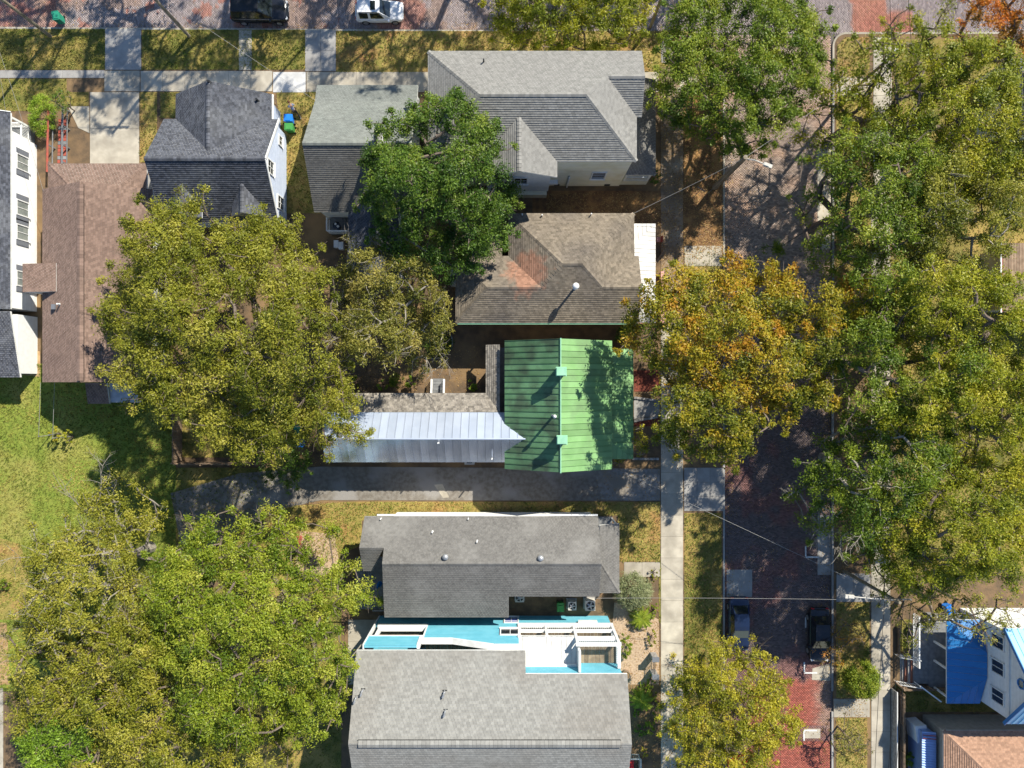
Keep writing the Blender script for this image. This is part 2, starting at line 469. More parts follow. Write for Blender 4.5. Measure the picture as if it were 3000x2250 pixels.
mat('sand_dirt', (0.44, 0.30, 0.16), (0.34, 0.21, 0.10), scale=2, rough=1.0, bump=0.4)
mat('lawn_green', (0.17, 0.225, 0.035), (0.225, 0.26, 0.045), scale=1.6, rough=1.0, bump=0.8, bscale=14, c3=(0.32, 0.29, 0.08), s3=0.22, t3=(0.5, 0.7))
mat('lawn_olive', (0.12, 0.125, 0.03), (0.22, 0.185, 0.05), scale=1.3, rough=1.0, bump=0.8, bscale=14, c3=(0.36, 0.26, 0.08), s3=0.35, t3=(0.48, 0.66))
mat('lawn_dry', (0.34, 0.255, 0.08), (0.24, 0.21, 0.055), scale=1.5, rough=1.0, bump=0.8, bscale=14, c3=(0.36, 0.20, 0.08), s3=0.5, t3=(0.52, 0.7))
mat('asphalt', (0.12, 0.105, 0.10), (0.16, 0.135, 0.125), scale=1.5, rough=0.95, bump=0.3)
mat('street_bricks', (0.3, 0.2, 0.2), None, rough=0.9, col=True)
mat('paint_white', (0.72, 0.72, 0.70), (0.55, 0.55, 0.54), scale=7, rough=0.8)
mat('grass_blades', (0.17, 0.225, 0.035), (0.28, 0.29, 0.06), scale=1.2, tone=0.45, rough=0.8, c3=(0.38, 0.31, 0.09), s3=0.3, t3=(0.48, 0.66))
mat('bark', (0.19, 0.15, 0.115), (0.13, 0.10, 0.08), scale=4, rough=1.0, tone=0.1)
mat('bark_pale', (0.30, 0.27, 0.225), (0.23, 0.205, 0.17), scale=3, rough=1.0, tone=0.15)
mat('pole_wood', (0.27, 0.235, 0.17), (0.20, 0.165, 0.115), scale=3, rough=1.0)
mat('deck_wood', (0.26, 0.20, 0.135), (0.19, 0.145, 0.10), scale=3, rough=0.95, tone=0.25)
mat('fence_wood', (0.30, 0.215, 0.145), (0.21, 0.15, 0.10), scale=3, rough=0.95, tone=0.2, rnd=0.2)
mat('grey_wood', (0.23, 0.235, 0.235), (0.17, 0.175, 0.18), scale=3, rough=0.95, tone=0.2, rnd=0.15)
mat('black_paint', (0.012, 0.013, 0.017), rough=0.18, spec=0.6)
mat('navy_paint', (0.012, 0.022, 0.055), rough=0.16, spec=0.6)
mat('white_paint', (0.74, 0.75, 0.77), rough=0.25, spec=0.5)
mat('red_paint', (0.55, 0.03, 0.02), rough=0.25, spec=0.5)
mat('car_glass', (0.015, 0.02, 0.022), rough=0.04, spec=0.8)
mat('rubber', (0.02, 0.02, 0.02), rough=0.8)
mat('rim_metal', (0.5, 0.5, 0.52), rough=0.35, metal=0.8)
mat('lamp_red', (0.4, 0.02, 0.02), rough=0.2)
mat('lamp_clear', (0.7, 0.7, 0.7), rough=0.15)
mat('chrome', (0.75, 0.75, 0.77), rough=0.15, metal=1.0)
mat('bin_blue', (0.02, 0.22, 0.75), (0.02, 0.19, 0.66), rough=0.45)
mat('bin_green', (0.06, 0.28, 0.07), (0.05, 0.24, 0.06), rough=0.5)
mat('bin_teal', (0.03, 0.27, 0.17), (0.025, 0.23, 0.15), rough=0.45)
mat('ac_shell', (0.58, 0.56, 0.50), (0.50, 0.48, 0.43), rough=0.6)
mat('dark_metal', (0.03, 0.032, 0.035), rough=0.5, metal=0.3)
mat('wire_black', (0.02, 0.02, 0.02), rough=0.7)
mat('wire_pale', (0.32, 0.31, 0.29), rough=0.6)
mat('stone', (0.34, 0.33, 0.31), (0.22, 0.21, 0.20), scale=4, rough=0.95, tone=0.25)
mat('pink_paint', (0.62, 0.34, 0.30), (0.54, 0.28, 0.25), scale=2, rough=0.7)
mat('rust_red', (0.42, 0.09, 0.06), (0.30, 0.10, 0.07), scale=3, rough=0.9)
mat('blue_cloth', (0.02, 0.17, 0.55), rough=0.8)
mat('shirt_blue', (0.24, 0.29, 0.42), rough=0.9)
mat('trousers_dark', (0.03, 0.028, 0.03), rough=0.9)
mat('skin', (0.50, 0.30, 0.22), rough=0.6)
mat('hair', (0.26, 0.11, 0.05), rough=0.8)

OLIVE = leaf_mat('leaves_olive', [(0.10, 0.125, 0.010), (0.20, 0.215, 0.018), (0.31, 0.305, 0.030), (0.43, 0.39, 0.06)])
TWIGGY = leaf_mat('leaves_brownish', [(0.10, 0.115, 0.016), (0.20, 0.20, 0.03), (0.32, 0.285, 0.05), (0.44, 0.36, 0.10)])
DARK = leaf_mat('leaves_deep_green', [(0.04, 0.09, 0.010), (0.085, 0.16, 0.016), (0.15, 0.235, 0.022), (0.27, 0.325, 0.045)])
MID = leaf_mat('leaves_green', [(0.06, 0.115, 0.010), (0.13, 0.20, 0.014), (0.22, 0.29, 0.020), (0.36, 0.385, 0.04)])
YELLOW = leaf_mat('leaves_yellow_green', [(0.12, 0.16, 0.010), (0.24, 0.275, 0.014), (0.37, 0.37, 0.02), (0.50, 0.44, 0.035)])
BRIGHT = leaf_mat('leaves_bright_green', [(0.09, 0.15, 0.010), (0.19, 0.255, 0.016), (0.31, 0.36, 0.028), (0.43, 0.43, 0.06)])
ORANGE = leaf_mat('leaves_orange', [(0.13, 0.16, 0.012), (0.30, 0.28, 0.018), (0.44, 0.34, 0.02), (0.50, 0.25, 0.022)])
RUST = leaf_mat('leaves_rust', [(0.210, 0.140, 0.014), (0.448, 0.252, 0.028), (0.620, 0.252, 0.028), (0.620, 0.182, 0.021)])
LIME = leaf_mat('leaves_lime', [(0.135, 0.230, 0.016), (0.230, 0.351, 0.027), (0.338, 0.446, 0.041), (0.486, 0.513, 0.068)])
GOLD = leaf_mat('leaves_gold', [(0.20, 0.22, 0.016), (0.36, 0.34, 0.022), (0.48, 0.42, 0.03), (0.56, 0.42, 0.05)])
SAGE = leaf_mat('leaves_sage', [(0.144, 0.180, 0.072), (0.240, 0.276, 0.120), (0.348, 0.372, 0.192), (0.456, 0.468, 0.264)])
FALLEN = leaf_mat('fallen_leaf_colours', [(0.120, 0.060, 0.025), (0.300, 0.160, 0.050), (0.400, 0.250, 0.070), (0.520, 0.360, 0.140)], trans=0.1)

# ================================================================ THE SETTING
ROAD_Z = -0.13
def sheet(name, pts, m, z, thick=0.042):
    mb = MB(); mb.prism([V(x, y, z) for x, y in pts], (0, 0, -thick)); return struct(name, mb, m)
def rect(x0, x1, y0, y1): return [(x0, y0), (x1, y0), (x1, y1), (x0, y1)]
def arc(cx, cy, r, a0, a1, n=8):
    return [(cx + r * math.cos(math.radians(a0 + (a1 - a0) * i / n)), cy + r * math.sin(math.radians(a0 + (a1 - a0) * i / n))) for i in range(n + 1)]

mb = MB(); mb.poly([V(-14000, -14000, -0.32), V(14000, -14000, -0.32), V(14000, 14000, -0.32), V(-14000, 14000, -0.32)])
struct('ground', mb, 'soil')
# streets: bedding sheets, then the bricks laid on them one by one
sheet('street', [(-9000, -1420), (9000, -1420), (9000, -1020), (-9000, -1020)], 'asphalt', ROAD_Z - 0.015)
sheet('street', rect(615, 945, -1020, 9000), 'asphalt', ROAD_Z - 0.0151)

def vnoise(x, y, sc, seed=0):
    """smooth value noise on numpy arrays"""
    g = np.random.default_rng(seed).random((257, 257))
    fx, fy = x * sc + 128.3, y * sc + 128.7
    ix, iy = np.floor(fx).astype(int), np.floor(fy).astype(int)
    tx, ty = fx - ix, fy - iy
    tx = tx * tx * (3 - 2 * tx); ty = ty * ty * (3 - 2 * ty)
    a, b = ix % 256, iy % 256
    return (g[a, b] * (1 - tx) + g[a + 1, b] * tx) * (1 - ty) + (g[a, b + 1] * (1 - tx) + g[a + 1, b + 1] * tx) * ty
def fbm(x, y, sc, seed=0):
    return vnoise(x, y, sc, seed) * 0.5 + vnoise(x, y, sc * 2.3, seed + 1) * 0.3 + vnoise(x, y, sc * 5.1, seed + 2) * 0.2

def bricks(x0, x1, y0, y1, along_x):
    """brick centres (metres) of a running bond"""
    L, Wd = 0.222, 0.108
    if along_x: nu, nv = int((x1 - x0) / L), int((y1 - y0) / Wd)
    else: nu, nv = int((y1 - y0) / L), int((x1 - x0) / Wd)
    iu, iv = np.meshgrid(np.arange(nu), np.arange(nv)); iu = iu.ravel(); iv = iv.ravel()
    a = (iu + 0.5 + 0.5 * (iv % 2)) * L; b = (iv + 0.5) * Wd
    a = a + G.normal(0, 0.004, len(a)); b = b + G.normal(0, 0.003, len(b))
    hu, hv = L / 2 - 0.006, Wd / 2 - 0.006
    if along_x: return x0 + a, y0 + b, np.full(len(a), hu), np.full(len(a), hv)
    return x0 + b, y0 + a, np.full(len(a), hv), np.full(len(a), hu)
def lay(cx, cy, hx, hy, col):
    n = len(cx); z = ROAD_Z + G.normal(0, 0.0035, n); tl = G.normal(0, 0.012, (n, 2))
    v = np.zeros((n, 8, 3), dtype=np.float32)
    for k, (sx, sy) in enumerate(((-1, -1), (1, -1), (1, 1), (-1, 1))):
        v[:, k, 0] = cx + sx * hx; v[:, k, 1] = cy + sy * hy
        v[:, k, 2] = z + sx * hx * tl[:, 0] + sy * hy * tl[:, 1]
        v[:, k + 4] = v[:, k]; v[:, k + 4, 2] = ROAD_Z - 0.025
    b = (np.arange(n) * 8)[:, None]
    f = np.concatenate([b + np.array(q) for q in ((0, 1, 2, 3), (0, 4, 5, 1), (1, 5, 6, 2), (2, 6, 7, 3), (3, 7, 4, 0))])
    return mesh_np('street_bricks', v.reshape(-1, 3), f, col=np.tile(col, (5, 1)))
def mixn(a, b, t): return np.array(a)[None, :] * (1 - t[:, None]) + np.array(b)[None, :] * t[:, None]
def sm(t, a, b): t = np.clip((t - a) / (b - a), 0, 1); return t * t * (3 - 2 * t)

cx, cy, hx, hy = bricks(622 * S, 939 * S, -1140 * S, 1027 * S, True)
gy = -cy / S; gx = cx / S
n1 = fbm(cx, cy, 0.35, 3); n2 = fbm(cx, cy, 0.9, 9)
c = mixn((0.42, 0.285, 0.21), (0.34, 0.265, 0.215), sm(n1, 0.35, 0.6))
c = c * (1 - 0.5 * sm(n2, 0.5, 0.7)[:, None]) + np.array((0.25, 0.19, 0.16))[None] * 0.5 * sm(n2, 0.5, 0.7)[:, None]
t = sm(gy, -230, 160)                                  # brick colour turns darker towards the middle of the block
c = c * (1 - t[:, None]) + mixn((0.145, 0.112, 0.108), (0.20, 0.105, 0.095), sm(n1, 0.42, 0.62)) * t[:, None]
red = sm(gy + 60 * (n1 - 0.5), 868, 884) * (1 - sm(np.abs(gy - 1026), 26, 20) * sm(gx, 800, 850)) * sm(gx + 80 * n2, 700, 760)
c = c * (1 - red[:, None]) + mixn((0.30, 0.085, 0.062), (0.37, 0.12, 0.085), n2) * red[:, None]
gr = sm(gx + 60 * n2 - 30, 880, 925) * sm(gy, 830, 870) * (1 - sm(gy, 990, 1030))
c = c * (1 - 0.7 * gr[:, None]) + np.array((0.30, 0.24, 0.19))[None] * 0.7 * gr[:, None]
c = c * (0.72 + 0.56 * G.random(len(cx)))[:, None]
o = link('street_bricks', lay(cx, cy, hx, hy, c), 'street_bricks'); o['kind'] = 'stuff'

cx, cy, hx, hy = bricks(-1530 * S, 1530 * S, 1026 * S, 1160 * S, False)
gy = -cy / S; gx = cx / S
n1 = fbm(cx, cy, 0.3, 23); n2 = fbm(cx, cy, 0.8, 29)
c = mixn((0.32, 0.27, 0.255), (0.27, 0.225, 0.225), n1)
pink = sm(-gx, 1290, 1340)
c = c * (1 - pink[:, None]) + mixn((0.34, 0.22, 0.18), (0.36, 0.17, 0.14), sm(n2, 0.4, 0.65)) * pink[:, None]
br = sm(n1, 0.52, 0.62) * sm(-gx, -400, 0)
c = c * (1 - 0.6 * br[:, None]) + np.array((0.30, 0.20, 0.15))[None] * 0.6 * br[:, None]
rd = np.maximum(sm(55 + 30 * n2 - np.abs(gx - 1050), 10, 22), sm(38 + 30 * n2 - np.abs(gx - 1140), 10, 22) * sm(gy, -1105, -1085))
rd = np.maximum(rd, sm(n2, 0.6, 0.68) * 0.8 * sm(-gx, 100, 500))
rd = np.maximum(rd, sm(75 + 40 * n2 - np.hypot(gx + 330, gy + 1085), 10, 30) * 0.7)
c = c * (1 - rd[:, None]) + mixn((0.42, 0.20, 0.14), (0.36, 0.14, 0.10), n2) * rd[:, None]
c = c * (0.74 + 0.52 * G.random(len(cx)))[:, None]
o = link('street_bricks', lay(cx, cy, hx, hy, c), 'street_bricks'); o['kind'] = 'stuff'

# the two blocks of land beside the streets, a kerb's height above them
LEFT = [(-9000, -1044), (-1500, -1044), (560, -1029)] + arc(560, -969, 60, -90, 0, 8) + [(620, 9000), (-9000, 9000)]
RIGHT = [(9000, -1027), (980, -1027)] + [(x, y) for x, y in arc(980, -990, 37, -90, -180, 8)] + [(943, -900), (940, 9000), (9000, 9000)]
sheet('yard', LEFT, 'soil', 0.0, 0.30)
sheet('yard', RIGHT, 'soil', 0.0, 0.30)
sheet('yard', [(-9000, -1402), (9000, -1402), (9000, -9000), (-9000, -9000)], 'lawn_olive', 0.0, 0.30)
def kerb(pts, m='concrete_grey', wd=0.16):
    mb = MB()
    for a, b in zip(pts, pts[1:]): mb.bar(V(*a, -0.14), V(*b, -0.14), wd, 0.30)
    return struct('kerb', mb, m)
kerb([(-1700, -1045), (560, -1030)] + arc(560, -969, 61, -90, 0, 8) + [(621, -300)], 'concrete')
kerb([(621, -300), (621, 1300)])
kerb([(1700, -1028), (980, -1028)] + arc(980, -990, 38, -90, -180, 8) + [(942, -900)], 'concrete')
kerb([(942, -900), (939, 900)])
kerb([(939, 960), (939, 1300)])
sheet('gutter', rect(897, 936, 385, 560), 'concrete_grey', ROAD_Z + 0.014)
sheet('gutter', rect(897, 936, -690, -395), 'concrete', ROAD_Z + 0.014)
sheet('street_patch', rect(630, 705, 545, 625), 'concrete_grey', ROAD_Z + 0.012)
sheet('street_patch', [(882, 835), (935, 820), (936, 872), (880, 868)], 'concrete', ROAD_Z + 0.012)
sheet('street_patch', rect(858, 905, 1012, 1040), 'concrete', ROAD_Z + 0.012)
# painted corner brackets of the parking bays
for (x, y, dx, dy) in ((862, 508, 38, -32), (862, 683, 38, 32), (858, 848, 38, -32), (857, 1017, 38, 30)):
    mb = MB(); z = ROAD_Z + 0.02
    a, b = sorted((x, x + dx)); mb.prism([V(a, y - 2.2, z), V(b, y - 2.2, z), V(b, y + 2.2, z), V(a, y + 2.2, z)], (0, 0, -0.006))
    e, f = (y + 2.2, y + dy) if dy > 0 else (y + dy, y - 2.2)
    mb.prism([V(x - 2.2, e, z), V(x + 2.2, e, z), V(x + 2.2, f, z), V(x - 2.2, f, z)], (0, 0, -0.006))
    struct('parking_marking', mb, 'paint_white')

# lawns and beds
LZ = 0.012
LAWNS = [('lawn', rect(-1500, -1192, -1040, -921), 'lawn_olive', 60), ('lawn', rect(-1084, -605, -1038, -921), 'lawn_olive', 60),
    ('lawn', rect(-515, 540, -1034, -913), 'lawn_dry', 40), ('lawn', rect(-1500, -1305, -894, -800), 'lawn_olive', 35),
    ('lawn', [(-1330, -855), (-1240, -855), (-1240, -815), (-1300, -815)], 'lawn_olive', 35),
    ('lawn', rect(-1090, -1040, -855, -650), 'lawn_dry', 35), ('lawn', rect(-1030, -960, -855, -780), 'lawn_olive', 35),
    ('lawn', [(-690, -855), (-560, -855), (-560, -500), (-660, -500)], 'lawn_dry', 40), ('lawn', rect(-255, -215, -855, -560), 'lawn_dry', 30),
    ('lawn', [(-2200, -60), (-1010, -60), (-1010, -5), (-985, 240), (-985, 560), (-1060, 700), (-1300, 900), (-2200, 900)], 'lawn_green', 60),
    ('lawn', rect(-970, -640, -120, 215), 'lawn_olive', 25), ('lawn', [(-985, 245), (-560, 245), (-760, 330), (-985, 470)], 'lawn_olive', 25),
    ('lawn', [(-1300, 900), (-1060, 700), (-700, 500), (-500, 420), (-500, 1300), (-1300, 1300)], 'lawn_olive', 12),
    ('lawn', [(-890, 375), (-480, 345), (434, 345), (434, 385), (-330, 385), (-440, 400), (-440, 470), (-700, 600)], 'lawn_dry', 45),
    ('lawn', rect(310, 434, 385, 520), 'lawn_dry', 55), ('lawn', rect(505, 614, 378, 900), 'lawn_olive', 60), ('lawn', rect(505, 614, -390, -60), 'lawn_dry', 25),
    ('lawn', rect(503, 614, -900, -560), 'leaf_mulch', 6), ('lawn', rect(505, 614, 900, 1250), 'lawn_olive', 30),
    ('lawn', [(975, -1016), (1047, -1016), (1047, -900), (953, -900), (953, -990)], 'lawn_dry', 60),
    ('lawn', rect(950, 1047, -840, -50), 'lawn_dry', 40), ('lawn', rect(950, 1047, 640, 920), 'lawn_dry', 55), ('lawn', rect(950, 1040, 978, 1300), 'lawn_dry', 55),
    ('lawn', rect(1125, 3000, -1010, 560), 'lawn_olive', 12), ('lawn', rect(1120, 1700, 880, 960), 'lawn_olive', 35), ('lawn', rect(1136, 1170, 690, 785), 'lawn_olive', 35), ('lawn', rect(430, 436, 520, 700), 'lawn_olive', 30)]
for k, (nm, pts, m, dn) in enumerate(LAWNS): sheet(nm, pts, m, LZ + 0.0002 * k, 0.02)
BEDS = [('flower_bed', rect(358, 432, -40, 22), 'mulch_red'), ('flower_bed', rect(358, 432, 98, 124), 'mulch_red'), ('flower_bed', rect(362, 430, 124, 218), 'soil'),
    ('flower_bed', [(300, 640), (330, 640), (430, 690), (430, 880), (330, 880), (290, 760)], 'sand_mulch'), ('flower_bed', rect(345, 432, 880, 1125), 'soil'),
    ('flower_bed', rect(-480, -90, -110, 26), 'soil'), ('dirt', rect(60, 434, -566, -468), 'leaf_mulch'), ('dirt', rect(434, 614, -560, -395), 'leaf_mulch'), ('dirt', [(-1600, 420), (-1440, 470), (-1400, 600), (-1440, 690), (-1600, 690)], 'lawn_dry'), ('dirt', [(-1600, 690), (-1480, 700), (-1470, 880), (-1600, 890)], 'sand_dirt'),
    ('dirt', [(-1460, -115), (-1382, -95), (-1382, -20), (-1460, -30)], 'sand_dirt'), ('dirt', [(-620, 430), (-520, 440), (-500, 560), (-640, 560)], 'sand_mulch')]
for k, (nm, pts, m) in enumerate(BEDS): sheet(nm, pts, m, 0.022 + 0.0003 * k, 0.03)

# concrete laid in separate slabs
def slabs(name, x0, x1, y0, y1, nx, ny, m, z=0.035, gap=0.012):
    mb = MB(); mb.box(V(x0, y0, -0.05), V(x1, y1, z - 0.02)); s = struct(name, mb, 'gravel')
    wx, wy = (x1 - x0) / nx, (y1 - y0) / ny
    b = MB(); b.box((-wx * S / 2 + gap, -wy * S / 2 + gap, -0.05), (wx * S / 2 - gap, wy * S / 2 - gap, 0.0))
    me = mesh_of('slab', b); me.materials.append(MATS[m])
    for i in range(nx):
        for j in range(ny):
            o = bpy.data.objects.new('slab', me); COL.objects.link(o); o.parent = s
            o.location = V(x0 + (i + 0.5) * wx, y0 + (j + 0.5) * wy, z + R.uniform(-0.004, 0.006))
            o.rotation_euler = (R.uniform(-1, 1) * 0.003, R.uniform(-1, 1) * 0.003, R.uniform(-1, 1) * 0.003)
    return s
slabs('sidewalk', -1560, -1194, -919, -896, 6, 1, 'concrete_grey')
slabs('sidewalk', -1194, -1090, -918, -857, 2, 1, 'concrete')
slabs('sidewalk', -1088, -702, -917, -857, 6, 1, 'concrete')
slabs('sidewalk', -700, -604, -914, -854, 1, 1, 'concrete_pale')
slabs('sidewalk', -602, 430, -914, -855, 14, 1, 'concrete')
slabs('sidewalk', 436, 501, -930, -180, 1, 12, 'concrete_brown')
slabs('sidewalk', 436, 501, -179, 1260, 1, 23, 'concrete')
slabs('sidewalk', 1058, 1112, -1016, -560, 1, 8, 'concrete')
slabs('sidewalk', 1052, 1108, -560, 1260, 1, 30, 'concrete')
slabs('driveway', -1192, -1086, -1040, -920, 1, 1, 'concrete_grey')
slabs('driveway', -1236, -1092, -855, -640, 1, 2, 'concrete')
sheet('driveway', [(-1300, -813), (-1238, -813), (-1238, -735), (-1270, -750)], 'concrete', 0.036, 0.05)
slabs('walkway', -606, -516, -1036, -916, 2, 2, 'concrete_grey')
slabs('walkway', -800, -762, -1036, -919, 1, 3, 'concrete')
slabs('walkway', 440, 616, -905, -850, 4, 1, 'concrete')
slabs('walkway', 436, 540, -1022, -940, 3, 2, 'concrete_grey')
slabs('walkway', 505, 614, -405, -345, 3, 1, 'concrete')
slabs('driveway', 504, 618, 245, 372, 3, 3, 'concrete_grey')
slabs('driveway', 950, 1050, 555, 638, 2, 1, 'concrete_grey')
slabs('walkway', 942, 1048, 922, 976, 2, 1, 'concrete')
slabs('walkway', 950, 1054, -900, -845, 2, 1, 'concrete')
slabs('walkway', 328, 434, 522, 565, 2, 1, 'concrete')
slabs('walkway', -480, -330, 690, 880, 2, 3, 'concrete')
slabs('walkway', 1136, 1195, 790, 880, 1, 1, 'concrete_grey')
slabs('driveway', -1620, -1490, 890, 1300, 1, 2, 'concrete')
sheet('driveway', [(-1000, 320), (-800, 262), (-560, 242), (434, 248), (434, 342), (-560, 340), (-700, 372), (-960, 520)], 'gravel', 0.026, 0.04)
sheet('driveway', [(243, 252), (432, 250), (432, 340), (262, 338)], 'gravel_pale', 0.032, 0.04)
sheet('driveway_patch', [(-228, 295), (-204, 293), (-184, 332), (-202, 334)], 'concrete', 0.034, 0.03)
sheet('walkway', [(357, 40), (432, 50), (432, 92), (357, 106)], 'concrete_grey', 0.040, 0.04)
sheet('ramp_pad', rect(466, 494, -1020, -1002), 'mulch_red', 0.052, 0.02)

# ================================================================ HOUSES
# --- white house with grey roof at the left edge
h = thing('white_house', 'white sided house with grey shutters beside the long brown roof', 'house', V(-1460, -450))
roof(h, [[(-1384, -749, 3.6), (-1384, -207, 3.6), (-1535, -207, 5.6), (-1535, -749, 5.6)], [(-1686, -749, 3.6), (-1686, -207, 3.6), (-1535, -207, 5.6), (-1535, -749, 5.6)]],
     'shingle_slate', 'fascia_white', caps=[((-1535, -749, 5.6), (-1535, -207, 5.6))])
wallbox(h, -1670, -1392, -700, -212, 0, 3.55, 'white_siding')
siding(h, [V(-1391.5, -700, 0.35), V(-1391.5, -212, 0.35), V(-1391.5, -212, 3.55), V(-1391.5, -700, 3.55)], 'white_siding', Vector((1, 0, 0)))
mb = MB(); mb.prism([V(-1670, -722, 3.5), V(-1400, -722, 3.5), V(-1535, -722, 5.3)], V(0, 20, 0)); obj('gable_wall', mb, 'white_siding', h)
for y in (-627, -498, -429, -298): window(h, V(-1391, y, 1.9), Vector((1, 0, 0)), 1.15, 1.4, pm='pane_pale', shut='shutter_grey')
wallbox(h, -1500, -1398, -752, -700, 0.0, 0.55, 'grey_wood', 'porch_floor')
for y in (-746, -706): post(h, V(-1402, y, 0.55), 3.4, 0.16)
railing(h, V(-1402, -744, 0.55), V(-1402, -708, 0.55), 1.0)
railing(h, V(-1490, -746, 0.55), V(-1404, -746, 0.55), 1.0)
vent_pipe(h, V(-1440, -480, 4.85), 0.5, 0.07); vent_pipe(h, V(-1415, -740, 4.0), 0.8, 0.16, 'white_trim', cap=1.5, name='chimney')
mb = MB(); mb.bar(V(-1384, -751, 3.55), V(-1460, -751, 4.62), 0.06, 0.25); obj('rake_trim', mb, 'white_trim', h)
roof(h, [[(-1380, -200, 3.8), (-1380, -19, 2.6), (-1700, -19, 2.6), (-1700, -200, 3.8)]], 'shingle_slate', 'fascia_white', name='wing_roof')
wallbox(h, -1690, -1390, -196, -30, 0, 2.5, 'white_siding')

# --- long brown-roofed house
h = thing('brown_roofed_house', 'long house with a brown shingle roof, second from the left edge', 'house', V(-1150, -280))
roof(h, [[(-1303, -541, 3.2), (-1303, -5, 3.2), (-1151, -5, 5.55), (-1151, -541, 5.55)], [(-998, -541, 3.2), (-998, -5, 3.2), (-1151, -5, 5.55), (-1151, -541, 5.55)]], 'shingle_brown', 'fascia_white')
mb = MB()
for i in range(53):
    y0 = -533 + i * 9.9; t = R.random()
    for sx in (-1, 1):
        mb.prism([V(-1151, y0, 5.66), V(-1151, y0 + 9.5, 5.66), V(-1151 + sx * 8.5, y0 + 9.5, 5.58), V(-1151 + sx * 8.5, y0, 5.58)], (0, 0, -0.03), t)
obj('ridge_vent', mb, 'shingle_brown', h)
mb = MB()
for sx in (-1, 1): mb.box(V(-1151 + sx * 8.3, -533, 5.40), V(-1151 + sx * 7.3, -9, 5.57))
obj('vent_slot', mb, 'dark_metal', h)
roof(h, [[(-1292, -614, 3.0), (-1018, -614, 3.0), (-1082, -541, 3.75), (-1213, -541, 3.75)], [(-1292, -614, 3.0), (-1213, -541, 3.75), (-1292, -541, 3.0)], [(-1018, -614, 3.0), (-1082, -541, 3.75), (-1018, -541, 3.0)]],
     'shingle_brown', 'fascia_white', name='porch_roof', caps=[((-1292, -614, 3.0), (-1213, -541, 3.75)), ((-1018, -614, 3.0), (-1082, -541, 3.75))])
wallbox(h, -1290, -1010, -530, -12, 0, 3.15, 'white_siding')
for y in (-529, -20): 
    mb = MB(); mb.prism([V(-1290, y, 3.1), V(-1010, y, 3.1), V(-1151, y, 5.25)], V(0, 9, 0)); obj('gable_wall', mb, 'white_siding', h)
siding(h, [V(-1009.5, -530, 0.3), V(-1009.5, -12, 0.3), V(-1009.5, -12, 3.1), V(-1009.5, -530, 3.1)], 'white_siding', Vector((1, 0, 0)))
for y in (-440, -330, -200, -90): window(h, V(-1009, y, 1.8), Vector((1, 0, 0)), 0.95, 1.4)
for x in (-1285, -1200, -1110, -1025): post(h, V(x, -606, 0.3), 2.85, 0.16)
wallbox(h, -1290, -1020, -610, -531, 0, 0.3, 'concrete_grey', 'porch_floor')
roof(h, [[(-1347, -331, 3.70), (-1347, -253, 3.70), (-1246, -253, 4.12), (-1246, -331, 4.12)]], 'shingle_brown', 'fascia_white', name='carport_roof', deep=0.35)
for y in (-326, -258): post(h, V(-1340, y, 0), 3.4, 0.14)
roof(h, [[(-1190, -3, 3.0), (-1130, -3, 3.0), (-1130, 55, 2.6), (-1190, 55, 2.6)]], 'shingle_brown', 'fascia_white', name='back_porch_roof')
roof(h, [[(-1129, -3, 2.75), (-1050, -3, 2.75), (-1050, 52, 2.5), (-1129, 52, 2.5)]], None, 'sky_panel' if 'sky_panel' in MATS else 'galvanised', shingle=False, name='flat_roof')
for x in (-1186, -1134, -1056): post(h, V(x, 48, 0), 2.4, 0.12)
mb = MB(); mb.box(V(-1258, -218, 3.9), V(-1248, -204, 4.25)); obj('roof_vent', mb, 'shutter_grey', h)
vent_pipe(h, V(-1231, -217, 4.3), 0.45, 0.07, 'white_trim')
# plank stair with red-brown rails in front of it
h = thing('ramp', 'rusty red ramp with grey handrails leading up to the brown roofed house', 'ramp', V(-1310, -700))
for i in range(15):
    y = -775 + i * 11; z = 0.06 + i * 0.016
    mb = MB(); mb.box(V(-1326, y, z), V(-1300, y + 9.6, z + 0.045), R.random()); obj('tread', mb, 'rust_red' if i % 4 != 2 else 'grey_wood', h)
for x in (-1338, -1296):
    mb = MB(); mb.bar(V(x, -800, 0.95), V(x, -610, 1.1), 0.16, 0.05); obj('handrail', mb, 'rust_red' if x == -1338 else 'grey_wood', h)
    mb = MB(); mb.bar(V(x + 4, -795, 0.5), V(x + 4, -610, 0.6), 0.05, 0.09); obj('lower_rail', mb, 'grey_wood', h)
    for y in (-798, -745, -690, -640): post(h, V(x, y, 0), 0.93, 0.1, 'grey_wood')

